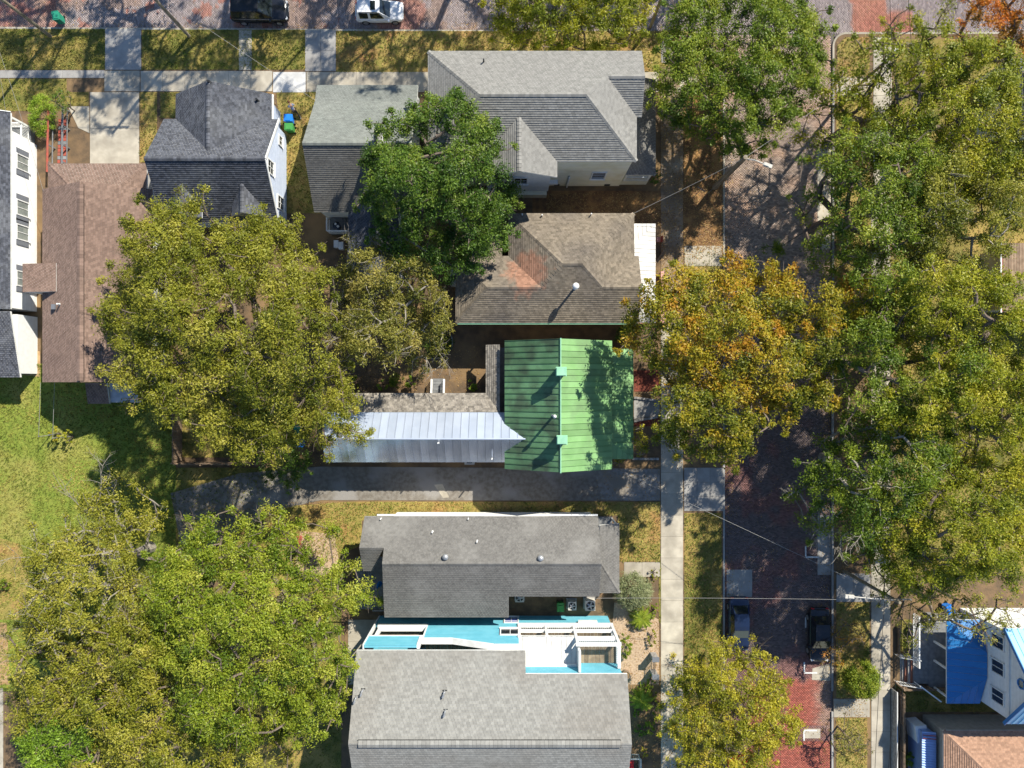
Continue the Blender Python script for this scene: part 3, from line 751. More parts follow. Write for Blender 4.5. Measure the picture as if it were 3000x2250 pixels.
# --- dark slate house with pale blue siding
h = thing('slate_roofed_house', 'house with dark slate grey roof, front cross gable and pale blue gable wall', 'house', V(-810, -600))
ZE, ZR = 3.2, 6.4
roof(h, [[(-967, -735, ZE), (-650, -735, ZE), (-650, -592, ZR), (-967, -592, ZR)], [(-967, -449, ZE), (-650, -449, ZE), (-650, -592, ZR), (-967, -592, ZR)]],
     'shingle_slate', 'fascia_white', caps=[((-967, -592, ZR), (-650, -592, ZR))])
roof(h, [[(-934, -806, 3.15), (-808, -806, 5.75), (-808, -616, 5.75), (-934, -730, 3.15)], [(-668, -806, 3.15), (-808, -806, 5.75), (-808, -616, 5.75), (-668, -730, 3.15)]],
     'shingle_slate', 'fascia_white', name='cross_gable_roof', caps=[((-808, -806, 5.75), (-808, -620, 5.78))])
for rx, yb, yf in ((-889, -536, -455), (-725, -540, -460)):
    roof(h, [[(rx, yb, 5.2), (rx, yf, 5.2), (rx - 40, yf, 4.1), (rx - 40, yf - 35, 4.1)], [(rx, yb, 5.2), (rx, yf, 5.2), (rx + 40, yf, 4.1), (rx + 40, yf - 35, 4.1)]],
         'shingle_slate', 'fascia_white', name='dormer_roof', caps=[((rx, yb, 5.2), (rx, yf, 5.2))])
    mb = MB(); mb.prism([V(rx - 34, yf - 3, 3.2), V(rx + 34, yf - 3, 3.2), V(rx + 34, yf - 3, 4.05), V(rx, yf - 3, 4.95), V(rx - 34, yf - 3, 4.05)], V(0, -40, 0)); obj('dormer_wall', mb, 'grey_siding', h)
mb = MB(); mb.prism([V(-958, -725, 0), V(-958, -459, 0), V(-958, -459, 3.1), V(-958, -592, 6.1), V(-958, -725, 3.1)], V(298, 0, 0)); obj('wall', mb, 'blue_siding', h)
mb = MB(); mb.prism([V(-924, -795, 0), V(-678, -795, 0), V(-678, -795, 3.1), V(-808, -795, 5.5), V(-924, -795, 3.1)], V(0, 66, 0)); obj('front_wall', mb, 'blue_siding', h)
siding(h, [V(-659.5, -725, 0.3), V(-659.5, -459, 0.3), V(-659.5, -459, 3.1), V(-659.5, -592, 6.1), V(-659.5, -725, 3.1)], 'blue_siding', Vector((1, 0, 0)))
window(h, V(-659, -590, 4.35), Vector((1, 0, 0)), 1.0, 1.35, rows=2)
window(h, V(-659, -514, 1.9), Vector((1, 0, 0)), 1.0, 1.4, rows=2)
window(h, V(-659, -690, 1.9), Vector((1, 0, 0)), 0.7, 0.8)
mb = MB()
for a, b in (((-648, -737, 3.1), (-648, -592, 6.33)), ((-648, -447, 3.1), (-648, -592, 6.33))): mb.bar(V(*a), V(*b), 0.06, 0.24)
obj('rake_trim', mb, 'white_trim', h)
mb = MB(); mb.bar(V(-666, -806, 3.05), V(-666, -728, 3.05), 0.12, 0.14); obj('gutter', mb, 'white_trim', h)
vent_pipe(h, V(-700, -780, 3.7), 0.4, 0.09, 'dark_metal'); vent_pipe(h, V(-806, -803, 5.7), 0.25, 0.10, 'dark_metal', name='finial')

# --- pale grey bungalow behind the dark tree
h = thing('pale_roofed_bungalow', 'bungalow with pale grey roof whose front eave flares out over the sidewalk side', 'house', V(-405, -650))
roof(h, [[(-546, -783, 3.35), (-263, -783, 3.35), (-263, -627, 6.9), (-546, -627, 6.9)], [(-546, -836, 2.75), (-263, -836, 2.75), (-263, -783, 3.35), (-546, -783, 3.35)]],
     'shingle_pale', 'fascia_white', caps=[((-546, -627, 6.9), (-263, -627, 6.9))])
roof(h, [[(-546, -475, 3.6), (-263, -475, 3.6), (-263, -627, 6.9), (-546, -627, 6.9)]], 'shingle_grey', 'fascia_white', name='rear_roof')
mb = MB(); mb.prism([V(-538, -775, 0), V(-538, -485, 0), V(-538, -485, 3.5), V(-538, -627, 6.6), V(-538, -775, 3.2)], V(267, 0, 0)); obj('wall', mb, 'white_siding', h)
siding(h, [V(-538, -484.5, 0.3), V(-271, -484.5, 0.3), V(-271, -484.5, 3.5), V(-538, -484.5, 3.5)], 'white_siding', Vector((0, -1, 0)))
siding(h, [V(-270.5, -775, 0.3), V(-270.5, -485, 0.3), V(-270.5, -485, 3.5), V(-270.5, -627, 6.6), V(-270.5, -775, 3.2)], 'white_siding', Vector((1, 0, 0)))
for x in (-535, -440, -360, -275): post(h, V(x, -828, 0.4), 2.65, 0.18)
wallbox(h, -540, -270, -832, -776, 0, 0.4, 'grey_wood', 'porch_floor')
mb = MB(); mb.box(V(-353, -652, 5.6), V(-337, -612, 7.55)); c = obj('chimney', mb, 'white_siding', h)
mb = MB(); mb.box(V(-356, -655, 7.55), V(-334, -609, 7.68)); obj('chimney_cap', mb, 'concrete_grey', c)
mb = MB(); mb.box(V(-352, -648, 7.68), V(-345, -634, 7.9)); mb.box(V(-352, -630, 7.68), V(-345, -616, 7.9)); obj('flue', mb, 'dark_metal', c)
roof(h, [[(-452, -478, 3.4), (-383, -520, 4.75), (-383, -285, 4.75), (-452, -285, 3.4)], [(-314, -478, 3.4), (-383, -520, 4.75), (-383, -285, 4.75), (-314, -285, 3.4)]],
     'shingle_slate', 'fascia_white', name='wing_roof', caps=[((-383, -518, 4.75), (-383, -285, 4.75))])
mb = MB(); mb.prism([V(-444, -292, 0), V(-322, -292, 0), V(-322, -292, 3.3), V(-383, -292, 4.5), V(-444, -292, 3.3)], V(0, -188, 0)); obj('wing_wall', mb, 'white_siding', h)
wallbox(h, -528, -446, -482, -436, 0, 0.55, 'grey_wood', 'deck')
for i in range(9):
    mb = MB(); mb.box(V(-528 + i * 9.1, -482, 0.555), V(-528 + i * 9.1 + 8.6, -436, 0.59), R.random()); obj('deck_board', mb, 'grey_wood', h)
railing(h, V(-529, -476, 0.59), V(-529, -437, 0.59), 1.0); railing(h, V(-528, -437, 0.59), V(-470, -437, 0.59), 1.0)
wallbox(h, -468, -462, -437, -405, 0, 1.3, 'white_siding', 'screen_wall')
t = thing('patio_table', 'round dark table with two pale plates on the grey back deck', 'table', V(-503, -455, 0.59))
mb = MB(); mb.lathe(V(-503, -455, 0.59), [(0.33, 0.70), (0.34, 0.73), (0.33, 0.745)], 20); obj('tabletop', mb, 'black_paint', t)
mb = MB(); mb.lathe(V(-503, -455, 0.59), [(0.25, 0.0), (0.22, 0.03), (0.04, 0.05), (0.04, 0.70)], 10); obj('pedestal', mb, 'dark_metal', t)
for k, (dx, dy) in enumerate(((4, 3), (-3, -4))):
    mb = MB(); mb.lathe(V(-503 + dx, -455 + dy, 1.336), [(0.05, 0.0), (0.11, 0.02), (0.10, 0.012)], 14)
    solo('plate', mb, 'white_trim', 'pale plate on the round dark table, %s' % ('nearer the house wall' if k else 'nearer the railing'), 'plate', V(-503 + dx, -455 + dy, 1.336), 'plates on the dark patio table')
for k, (x, y) in enumerate(((-511, -407), (-497, -402))):
    t = thing('storage_box', 'white lidded box below the deck railing, %s of the two' % ('left' if k == 0 else 'right'), 'box', V(x, y), R.uniform(-0.05, 0.05), 'white boxes below the back deck')
    mb = MB(); mb.box((-0.18, -0.30, 0), (0.18, 0.30, 0.52)); obj('body', mb, 'ac_shell', t, local=True)
    mb = MB(); mb.box((-0.2, -0.32, 0.522), (0.2, 0.32, 0.57)); obj('lid', mb, 'white_trim', t, local=True)

# --- large light grey house at the top
h = thing('light_grey_roofed_house', 'large cream house with light grey hipped roof, taller than its neighbours', 'house', V(52, -716))
ZE, ZR = 7.4, 9.65
roof(h, [[(-216, -858, ZE), (335, -858, ZE), (335, -774, 8.74), (240, -774, 8.74), (184, -716, ZR), (-80, -716, ZR)], [(184, -716, ZR), (240, -774, 8.74), (321, -690, ZE), (321, -575, ZE)],
         [(240, -774, 8.74), (335, -774, 8.74), (335, -690, ZE), (321, -690, ZE)], [(-216, -858, ZE), (-80, -716, ZR), (-216, -575, ZE)], [(-216, -575, ZE), (321, -575, ZE), (184, -716, ZR), (-80, -716, ZR)]],
     'shingle_light', 'fascia_white', thick=0.045, caps=[((-80, -716, ZR), (184, -716, ZR)), ((-216, -858, ZE), (-80, -716, ZR)), ((-216, -575, ZE), (-80, -716, ZR)), ((184, -716, ZR), (321, -575, ZE)), ((240, -774, 8.74), (335, -774, 8.74)), ((184, -716, ZR), (240, -774, 8.74))])
roof(h, [[(18, -669, 9.0), (18, -533, 9.0), (-80, -533, ZE + 0.02), (-80, -573, ZE + 0.02)], [(18, -669, 9.0), (18, -533, 9.0), (116, -533, ZE + 0.02), (116, -573, ZE + 0.02)]],
     'shingle_light', 'fascia_white', name='gable_roof', caps=[((18, -668, 9.0), (18, -533, 9.0))])
wallbox(h, -208, 313, -850, -580, 0, 7.25, 'cream_siding')
siding(h, [V(-208, -579.5, 0.5), V(313, -579.5, 0.5), V(313, -579.5, 7.25), V(-208, -579.5, 7.25)], 'cream_siding', Vector((0, -1, 0)), expo=0.2)
mb = MB(); mb.prism([V(-70, -557, 0.9), V(104, -557, 0.9), V(104, -557, 7.25), V(18, -557, 8.6), V(-70, -557, 7.25)], V(0, -22, 0)); obj('bay_wall', mb, 'white_siding', h)
wallbox(h, -66, 100, -556, -545, 0, 1.0, 'cream_siding', 'foundation')
wallbox(h, 313, 327, -846, -700, 0, 7.2, 'cream_siding')
window(h, V(240, -579, 3.35), Vector((0, -1, 0)), 1.05, 1.7, rows=4, cols=1)
window(h, V(24, -556.5, 4.2), Vector((0, -1, 0)), 1.0, 1.6, rows=2)
mb = MB(); mb.bar(V(160, -576, 0.1), V(160, -576, 3.2), 0.11, 0.11); mb.bar(V(160, -576, 3.2), V(160, -571, 3.4), 0.1, 0.1); obj('downspout', mb, 'white_trim', h)
for x in (122, 268):
    mb = MB(); mb.box(V(x, -578, 0.45), V(x + 16, -576, 0.75)); obj('crawl_vent', mb, 'dark_metal', h)
wallbox(h, 106, 130, -579, -568, 1.6, 2.0, 'white_siding', 'meter_box')
roof(h, [[(321, -842, 4.4), (397, -842, 3.4), (397, -579, 3.4), (321, -640, 4.4)], [(321, -640, 4.4), (397, -579, 3.4), (316, -579, 3.4)]], 'shingle_grey', 'fascia_white', name='porch_roof', caps=[((321, -640, 4.4), (397, -579, 3.4))])
wallbox(h, 314, 392, -838, -584, 0, 1.1, 'cream_siding', 'porch_floor')
for y in (-832, -770, -706, -645, -588): post(h, V(388, y, 1.1), 3.3, 0.2)
post(h, V(322, -586, 1.1), 3.3, 0.16)
railing(h, V(322, -586, 1.1), V(386, -586, 1.1), 0.95)
for a, b in ((-830, -772), (-704, -647), (-643, -590)): railing(h, V(389, a, 1.1), V(389, b, 1.1), 0.95)
vent_pipe(h, V(-72, -822, 7.95), 0.5, 0.06, 'dark_metal')

# --- tan hipped house with lichen on its valley
h = thing('tan_roofed_house', 'house with weathered tan hipped roof and white metal porch, rust-coloured patch in its valley', 'house', V(130, -300))
E = 4.0
roof(h, [[(-9, -467, E), (334, -467, E), (184, -317, 6.3), (133, -317, 6.3)], [(184, -317, 6.3), (242, -259, 5.4), (334, -350, E), (334, -467, E)],
         [(133, -317, 6.3), (78, -259, 5.4), (-9, -350, E), (-9, -467, E)], [(-67, -259, 5.4), (78, -259, 5.4), (-9, -350, E), (-154, -350, E)],
         [(-154, -350, E), (-67, -259, 5.4), (-154, -168, E)], [(242, -259, 5.4), (347, -259, 5.4), (347, -350, E), (334, -350, E)],
         [(-154, -168, E), (347, -168, E), (347, -259, 5.4), (242, -259, 5.4), (184, -317, 6.3), (133, -317, 6.3), (78, -259, 5.4), (-67, -259, 5.4)]],
     'shingle_tan', 'tan_wall', thick=0.045, caps=[((133, -317, 6.3), (184, -317, 6.3)), ((-9, -467, E), (133, -317, 6.3)), ((334, -467, E), (184, -317, 6.3)), ((-154, -350, E), (-67, -259, 5.4)), ((-154, -168, E), (-67, -259, 5.4)),
     ((-67, -259, 5.4), (78, -259, 5.4)), ((242, -259, 5.4), (347, -259, 5.4)), ((184, -317, 6.3), (242, -259, 5.4)), ((133, -317, 6.3), (78, -259, 5.4))])
roof(h, [[(-95, -440, 3.3), (-27, -440, 3.3), (-27, -350, 3.95), (-95, -350, 3.95)]], 'shingle_tan', 'tan_wall', name='side_roof')
wallbox(h, 0, 325, -458, -178, 0, 3.85, 'tan_wall'); wallbox(h, -145, 0, -340, -178, 0, 3.85, 'tan_wall'); wallbox(h, -88, -33, -432, -340, 0, 3.2, 'tan_wall')
mb = MB(); mb.prism([V(338, -340, 3.85), V(338, -178, 3.85), V(338, -259, 5.2)], V(-13, 0, 0)); obj('gable_wall', mb, 'tan_wall', h)
metal_roof(h, [[(400, -447, 3.0), (400, -171, 3.0), (338, -215, 3.55), (338, -385, 3.55)], [(326, -447, 3.0), (400, -447, 3.0), (338, -385, 3.55), (326, -385, 3.55)], [(338, -215, 3.55), (400, -171, 3.0), (338, -171, 3.0)]],
           'white_metal', 0.36, 0.03, slab_m='galvanised', name='porch_roof')
wallbox(h, 326, 396, -442, -176, 0, 0.5, 'pink_paint', 'porch_floor')
for y in (-438, -385, -310, -235, -180): post(h, V(394, y, 0.5), 2.9, 0.14)
vent_pipe(h, V(167, -256, 5.35), 1.25, 0.09, 'galvanised', cap=3.0, name='chimney_pipe')
for x, y in ((28, -462), (82, -460), (216, -463)): vent_pipe(h, V(x, y, 4.0), 0.5, 0.055, 'white_trim')
mb = MB(); mb.bar(V(-150, -166, 3.92), V(345, -166, 3.92), 0.13, 0.12); obj('gutter', mb, 'green_paint', h)
mb = MB(); mb.box(V(-178, -331, 0), V(-160, -285, 0.85)); o = obj('heat_pump', mb, 'ac_shell', h)
mb = MB(); mb.lathe(V(-169, -308, 0.851), [(0.24, 0), (0.24, 0.02), (0.05, 0.03)], 16); obj('fan_grille', mb, 'dark_metal', o)
for k, (y0, y1) in enumerate(((-326, -175),)):
    mb = MB(); mb.box(V(433, y0, 0), V(440, y1, 0.55)); mb.box(V(432, y0 - 1, 0.552), V(441, y1 + 1, 0.62))
    solo('low_wall', mb, 'pink_paint', 'low pink wall along the sidewalk beside the white metal porch', 'wall', V(436, (y0 + y1) / 2))
t = thing('porch_chair', 'pink chair standing at the top corner of the white porch', 'chair', V(428, -420))
mb = MB(); mb.box(V(421, -427, 0.40), V(435, -413, 0.46)); obj('seat', mb, 'pink_paint', t)
mb = MB(); mb.box(V(432, -428, 0.46), V(436, -412, 1.0)); obj('backrest', mb, 'rust_red', t)
for x, y in ((423, -425), (423, -415), (433, -425), (433, -415)):
    mb = MB(); mb.box(V(x - 1, y - 1, 0), V(x + 1, y + 1, 0.40)); obj('leg', mb, 'pink_paint', t)
h = thing('step_railing', 'pale handrail with timber newels at the steps of the white porch', 'railing', V(425, -355))
railing(h, V(412, -345, 0), V(436, -380, 0), 0.95, 'fence_wood'); post(h, V(412, -345, 0), 1.0, 0.1, 'fence_wood'); post(h, V(437, -382, 0), 1.0, 0.1, 'fence_wood')

# --- green metal roof house with silver wing
h = thing('green_roofed_house', 'house with green standing-seam metal roof and a long silver metal wing', 'house', V(125, 57))
E, RZ = 4.0, 6.7
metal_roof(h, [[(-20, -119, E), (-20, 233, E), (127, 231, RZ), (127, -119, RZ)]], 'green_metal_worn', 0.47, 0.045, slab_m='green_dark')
metal_roof(h, [[(274, -119, E), (274, 233, E), (127, 231, RZ), (127, -119, RZ)]], 'green_metal', 0.47, 0.045, slab_m='green_dark')
mb = MB(); mb.tube([V(127, -120, RZ + 0.05), V(127, 233, RZ + 0.05)], [0.06, 0.06], 6); obj('ridge_cap', mb, 'green_paint', h)
metal_roof(h, [[(338, -98, 3.0), (338, 209, 3.0), (275, 160, 3.75), (275, -50, 3.75)], [(275, -98, 3.0), (338, -98, 3.0), (275, -50, 3.75)], [(275, 209, 3.0), (338, 209, 3.0), (275, 160, 3.75)]],
           'green_metal', 0.47, 0.03, slab_m='green_dark', name='porch_roof')
metal_roof(h, [[(-515, 79, 3.2), (-14, 79, 3.2), (38, 148, 5.0), (-515, 148, 5.0)]], 'silver_metal', 0.66, 0.05, slab_m='shutter_grey', name='wing_roof')
metal_roof(h, [[(-515, 217, 3.2), (-14, 217, 3.2), (38, 148, 5.0), (-515, 148, 5.0)]], 'silver_metal_shaded', 0.66, 0.055, slab_m='shutter_grey', name='wing_roof')
mb = MB(); mb.tube([V(-517, 148, 5.04), V(36, 148, 5.04)], [0.07, 0.07], 6); obj('ridge_cap', mb, 'silver_metal', h)
roof(h, [[(-504, 26, 2.5), (-73, 26, 2.5), (-34, 78, 3.14), (-504, 78, 3.14)], [(-73, 26, 2.5), (-73, -110, 2.5), (-34, -110, 3.14), (-34, 78, 3.14)]], 'shingle_porch', 'fascia', name='porch_roof', expo=0.19)
wallbox(h, -10, 264, -110, 224, 0, 3.9, 'tan_wall')
for y in (-109, 214): 
    mb = MB(); mb.prism([V(-8, y, 3.85), V(262, y, 3.85), V(127, y, 6.4)], V(0, 9, 0)); obj('gable_wall', mb, 'tan_wall', h)
wallbox(h, -505, -10, 84, 209, 0, 3.1, 'tan_wall')
mb = MB(); mb.prism([V(-505, 84, 3.05), V(-505, 209, 3.05), V(-505, 148, 4.7)], V(9, 0, 0)); obj('gable_wall', mb, 'tan_wall', h)
for x in (-500, -420, -340, -180, -100): post(h, V(x, 31, 0.3), 2.35, 0.12, 'tan_wall')
for y in (-104, -40): post(h, V(-69, y, 0.3), 2.35, 0.12, 'tan_wall')
wallbox(h, -504, -12, 32, 84, 0, 0.3, 'grey_wood', 'porch_floor'); wallbox(h, -70, -11, -106, 31, 0, 0.3, 'grey_wood', 'porch_floor')
wallbox(h, 265, 332, -92, 202, 0, 0.6, 'grey_wood', 'porch_floor')
for y in (-94, -20, 60, 140, 204): post(h, V(333, y, 0.6), 2.9, 0.16)
for x, y in ((126, -32), (128, 143)):
    mb = MB(); mb.box(V(x - 11, y - 9, 5.9), V(x + 11, y + 9, 7.75)); c = obj('chimney', mb, 'brick_red', h)
    mb = MB(); mb.box(V(x - 14, y - 12, 7.752), V(x + 14, y + 12, 7.9)); mb.box(V(x - 12, y - 10, 7.902), V(x + 12, y + 10, 7.99)); obj('chimney_cap', mb, 'green_paint', c)
vent_pipe(h, V(109, 83, 6.3), 1.7, 0.09, 'galvanised', cap=1.6, name='chimney_pipe')
vent_pipe(h, V(-198, 158, 4.7), 0.75, 0.06, 'white_trim')
vent_pipe(h, V(-55, 205, 3.45), 0.8, 0.06, 'white_trim')
mb = MB(); mb.box(V(-136, 211, 0.9), V(-108, 231, 1.35)); o = obj('window_air_conditioner', mb, 'ac_shell', h)
mb = MB(); mb.box(V(-130, 215, 1.351), V(-114, 227, 1.37)); obj('grille', mb, 'dark_metal', o)
t = thing('courtyard_steps', 'grey timber steps with white side rails coming down from the shingled porch', 'steps', V(-215, 10))
for i in range(5):
    y = 26 - i * 8.5
    mb = MB(); mb.box(V(-231, y - 8, 0.0), V(-199, y, 0.06 + 0.05 * (5 - i)), R.random()); obj('step', mb, 'grey_wood', t)
for x in (-233, -197): railing(t, V(x, -14, 0), V(x, 26, 0.3), 0.85)
for k, (a, b, lab) in enumerate((((357, 40), (432, 50), 'low stone edging below the red mulch bed, upper of the two by the front walk'), ((357, 108), (425, 96), 'low stone edging at the lower side of the front walk'), ((352, 219), (430, 219), 'low stone edging at the driveway end of the dark flower bed'))):
    t = thing('stone_edging', lab, 'edging', V(a[0], a[1]))
    n = 9
    for i in range(n):
        x0, y0 = a[0] + (b[0] - a[0]) * i / n, a[1] + (b[1] - a[1]) * i / n
        mb = MB(); mb.box(V(x0, y0 - 3.2, 0), V(x0 + 74.0 / n - 0.6, y0 + 3.2, 0.16 + 0.05 * R.random()), R.random()); obj('stone', mb, 'stone', t)
t = thing('garden_border', 'curved brick border round the ground-cover bed in the dark courtyard', 'edging', V(-222, -105))
for i in range(20):
    an = math.radians(-60 + i * 9.5); x, y = -232 + 58 * math.cos(an), -122 + 48 * math.sin(an)
    mb = MB(); mb.obox(V(x, y, 0.08), (Vector((math.cos(an + 1.57), -math.sin(an + 1.57), 0)), Vector((math.cos(an), -math.sin(an), 0)), Vector((0, 0, 1))), (0.11, 0.05, 0.07), R.random()); obj('brick', mb, 'stone', t)

# --- grey shingled house below the gravel drive
h = thing('grey_roofed_house', 'single-storey house with grey shingle roof and two white round vents', 'house', V(-60, 490))
roof(h, [[(-406, 365, 3.7), (237, 365, 3.7), (237, 476, 5.9), (-344, 476, 5.9), (-344, 440, 5.187), (-410, 440, 5.187)]], 'shingle_grey', 'fascia_white', expo=0.19, caps=[((-344, 476, 5.9), (237, 476, 5.9))])
roof(h, [[(-344, 476, 5.9), (237, 476, 5.9), (237, 577, 4.5), (-9, 577, 4.5), (-9, 643, 3.585), (-352, 643, 3.585)]], 'shingle_grey', 'fascia_white', expo=0.19, name='rear_roof')
roof(h, [[(-410, 440, 5.19), (-345, 440, 5.19), (-383, 514, 3.7), (-410, 514, 3.7)]], 'shingle_grey', 'fascia_white', expo=0.19, name='back_porch_roof')
roof(h, [[(238, 385, 4.3), (296, 385, 3.5), (296, 577, 3.5), (238, 482, 4.3)], [(238, 482, 4.3), (296, 577, 3.5), (238, 577, 3.5)]], 'shingle_grey', 'fascia_white', expo=0.19, name='porch_roof', caps=[((238, 482, 4.3), (296, 577, 3.5))])
mb = MB(); mb.prism([V(-335, 375, 0), V(228, 375, 0), V(228, 375, 3.65), V(-335, 375, 3.65)], V(0, 190, 0)); obj('wall', mb, 'grey_siding', h)
for x in (-336, 219):
    mb = MB(); mb.prism([V(x, 375, 3.6), V(x, 476, 5.65), V(x, 572, 4.3), V(x, 572, 3.6)], V(9, 0, 0)); obj('gable_wall', mb, 'grey_siding', h)
wallbox(h, -335, -18, 566, 634, 0, 3.4, 'grey_siding')
siding(h, [V(-335, 374.5, 0.3), V(228, 374.5, 0.3), V(228, 374.5, 3.6), V(-335, 374.5, 3.6)], 'white_siding', Vector((0, 1, 0)))
mb = MB(); mb.bar(V(-372, 361, 3.66), V(-75, 361, 3.66), 0.13, 0.12); mb.bar(V(105, 361, 3.66), V(236, 361, 3.66), 0.13, 0.12); obj('gutter', mb, 'white_trim', h)
for x, y in ((-177, 460), (76, 463)):
    mb = MB(); mb.lathe(V(x, y, 5.55), [(0.17, -0.1), (0.17, 0.12), (0.24, 0.16), (0.27, 0.26), (0.22, 0.40), (0.10, 0.47), (0.02, 0.49)], 16); obj('roof_vent', mb, 'galvanised', h, smooth=True)
for x, y, z in ((-216, 402, 4.4), (-94, 424, 4.85)): vent_pipe(h, V(x, y, z), 0.35, 0.06, 'white_trim')
for x, y in ((-360, 366), (-120, 366)): vent_pipe(h, V(x, y + 4, 3.75), 0.35, 0.05, 'white_trim')
for y in (392, 480, 570): post(h, V(291, y, 0.3), 3.4, 0.14)
wallbox(h, 229, 292, 388, 572, 0, 0.3, 'grey_wood', 'porch_floor')
railing(h, V(293, 505, 0.3), V(293, 540, 0.3), 0.9)
wallbox(h, -455, -336, 505, 655, 0, 0.4, 'grey_wood', 'deck')
for i in range(8):
    mb = MB(); mb.box(V(-453 + i * 5.6, 512, 0.405), V(-453 + i * 5.6 + 5.0, 560, 0.45), R.random()); obj('deck_board', mb, 'grey_wood', h)
railing(h, V(-453, 508, 0.42), V(-412, 508, 0.42), 0.9, 'grey_wood'); railing(h, V(-400, 650, 0.42), V(-338, 650, 0.42), 0.9, 'grey_wood')
t = thing('folded_parasol', 'blue folded patio parasol with white finial on the shaded back deck', 'parasol', V(-380, 575, 0.4))
mb = MB(); mb.tube([V(-380, 575, 0.42), V(-382, 578, 2.5)], [0.025, 0.02], 6); obj('pole', mb, 'white_trim', t)
mb = MB(); mb.tube([V(-381, 576, 0.9), V(-381.3, 576.5, 1.3), V(-382, 578, 2.35)], [0.22, 0.2, 0.03], 9); obj('canopy', mb, 'blue_cloth', t)
mb = MB(); mb.lathe(V(-382, 578, 2.4), [(0.02, 0), (0.07, 0.04), (0.06, 0.10), (0.01, 0.13)], 10); obj('finial', mb, 'white_trim', t)

# --- turquoise two-storey house with white balconies
h = thing('turquoise_house', 'two-storey turquoise house with weathered grey roof, white balconies and gooseneck roof vents', 'house', V(-60, 880))
roof(h, [[(-403, 691, 7.1), (35, 691, 7.1), (35, 742, 7.83), (295, 742, 7.83), (295, 886, 9.9), (-403, 886, 9.9)], [(-403, 1081, 7.1), (295, 1081, 7.1), (295, 886, 9.9), (-403, 886, 9.9)]],
     'shingle_weathered', 'fascia_white', expo=0.2, thick=0.042)
mb = MB()
for i in range(62):
    x0 = -378 + i * 10.4; t = R.random()
    for sy in (-1, 1): mb.prism([V(x0, 886, 10.03), V(x0 + 10, 886, 10.03), V(x0 + 10, 886 + sy * 9, 9.93), V(x0, 886 + sy * 9, 9.93)], (0, 0, -0.03), t)
obj('ridge_vent', mb, 'shingle_weathered', h)
mb = MB()
for sy in (-1, 1): mb.box(V(-380, 886 + sy * 9.2, 9.72), V(268, 886 + sy * 8, 9.92))
obj('vent_slot', mb, 'dark_metal', h)
TQ = 'turquoise_siding'
wallbox(h, -390, 283, 745, 1070, 0, 7.3, TQ)                        # house body behind the balconies
for x in (-392, 274):
    mb = MB(); mb.prism([V(x, 746, 7.25), V(x, 886, 9.65), V(x, 1070, 7.1)], V(9, 0, 0)); obj('gable_wall', mb, TQ, h)
def front(x0, x1, z0, z1, y0=680, y1=686):
    """a stretch of the upper-storey side wall with its lap boards"""
    mb = MB(); mb.box(V(x0, y0, z0), V(x1, y1, z1)); o = obj('wall', mb, TQ, h)
    siding(o, [V(x0, y0 - 0.3, z0), V(x1, y0 - 0.3, z0), V(x1, y0 - 0.3, z1), V(x0, y0 - 0.3, z1)], TQ, Vector((0, 1, 0)), expo=0.13)
front(-385, 280, 0, 2.25)
front(-385, -248, 5.0, 6.95)
front(-236, -160, 2.25, 5.55); front(-160, 18, 2.25, 4.9)
mb = MB(); mb.prism([V(-160, 680, 4.9), V(18, 680, 4.9), V(18, 680, 6.9), V(-45, 680, 6.9), V(-160, 680, 5.55)], V(0, 6, 0)); o = obj('stair_parapet', mb, TQ, h)
siding(o, [V(-160, 679.7, 4.9), V(18, 679.7, 4.9), V(18, 679.7, 6.9), V(-45, 679.7, 6.9), V(-160, 679.7, 5.55)], TQ, Vector((0, 1, 0)), expo=0.13)
mb = MB()
mb.box(V(-376, 676, 2.26), V(-240, 692, 2.8)); mb.box(V(-240, 676, 5.56), V(-160, 692, 5.72))
mb.bar(V(-160, 684, 5.64), V(-45, 684, 6.98), 0.48, 0.14); mb.box(V(-46, 676, 6.91), V(18, 692, 7.02))
mb.box(V(-381, 677, 4.93), V(-240, 689, 4.998)); mb.box(V(-240, 677, 2.26), V(-236.2, 692, 5.55)); mb.box(V(-248, 677, 5.0), V(-240.2, 689, 6.9))
mb.box(V(-389, 677, 0), V(-385.2, 690, 6.9)); mb.box(V(-372, 678, 2.81), V(-364, 688, 4.92))
obj('trim', mb, 'white_trim', h)
wallbox(h, -378, -237, 693, 744, 2.0, 2.3, TQ, 'balcony_base'); wallbox(h, -235, 17, 687, 744, 4.3, 4.55, TQ, 'balcony_base')
for i in range(14):
    mb = MB(); mb.box(V(-377 + i * 10, 693, 2.305), V(-377 + i * 10 + 9.3, 744, 2.34), R.random()); obj('deck_board', mb, 'deck_wood', h)
for i in range(25):
    mb = MB(); mb.box(V(-234 + i * 10, 687.5, 4.555), V(-234 + i * 10 + 9.3, 744, 4.59), R.random()); obj('deck_board', mb, 'deck_wood', h)
window(h, V(-5, 679, 4.1), Vector((0, 1, 0)), 1.5, 1.3)
window(h, V(-2, 679, 1.2), Vector((0, 1, 0)), 1.1, 1.25, pm='pane_blue', cols=2, rows=3)
mb = MB(); mb.box(V(188, 672, 1.72), V(242, 679, 2.05)); obj('window_hood', mb, 'white_trim', h)
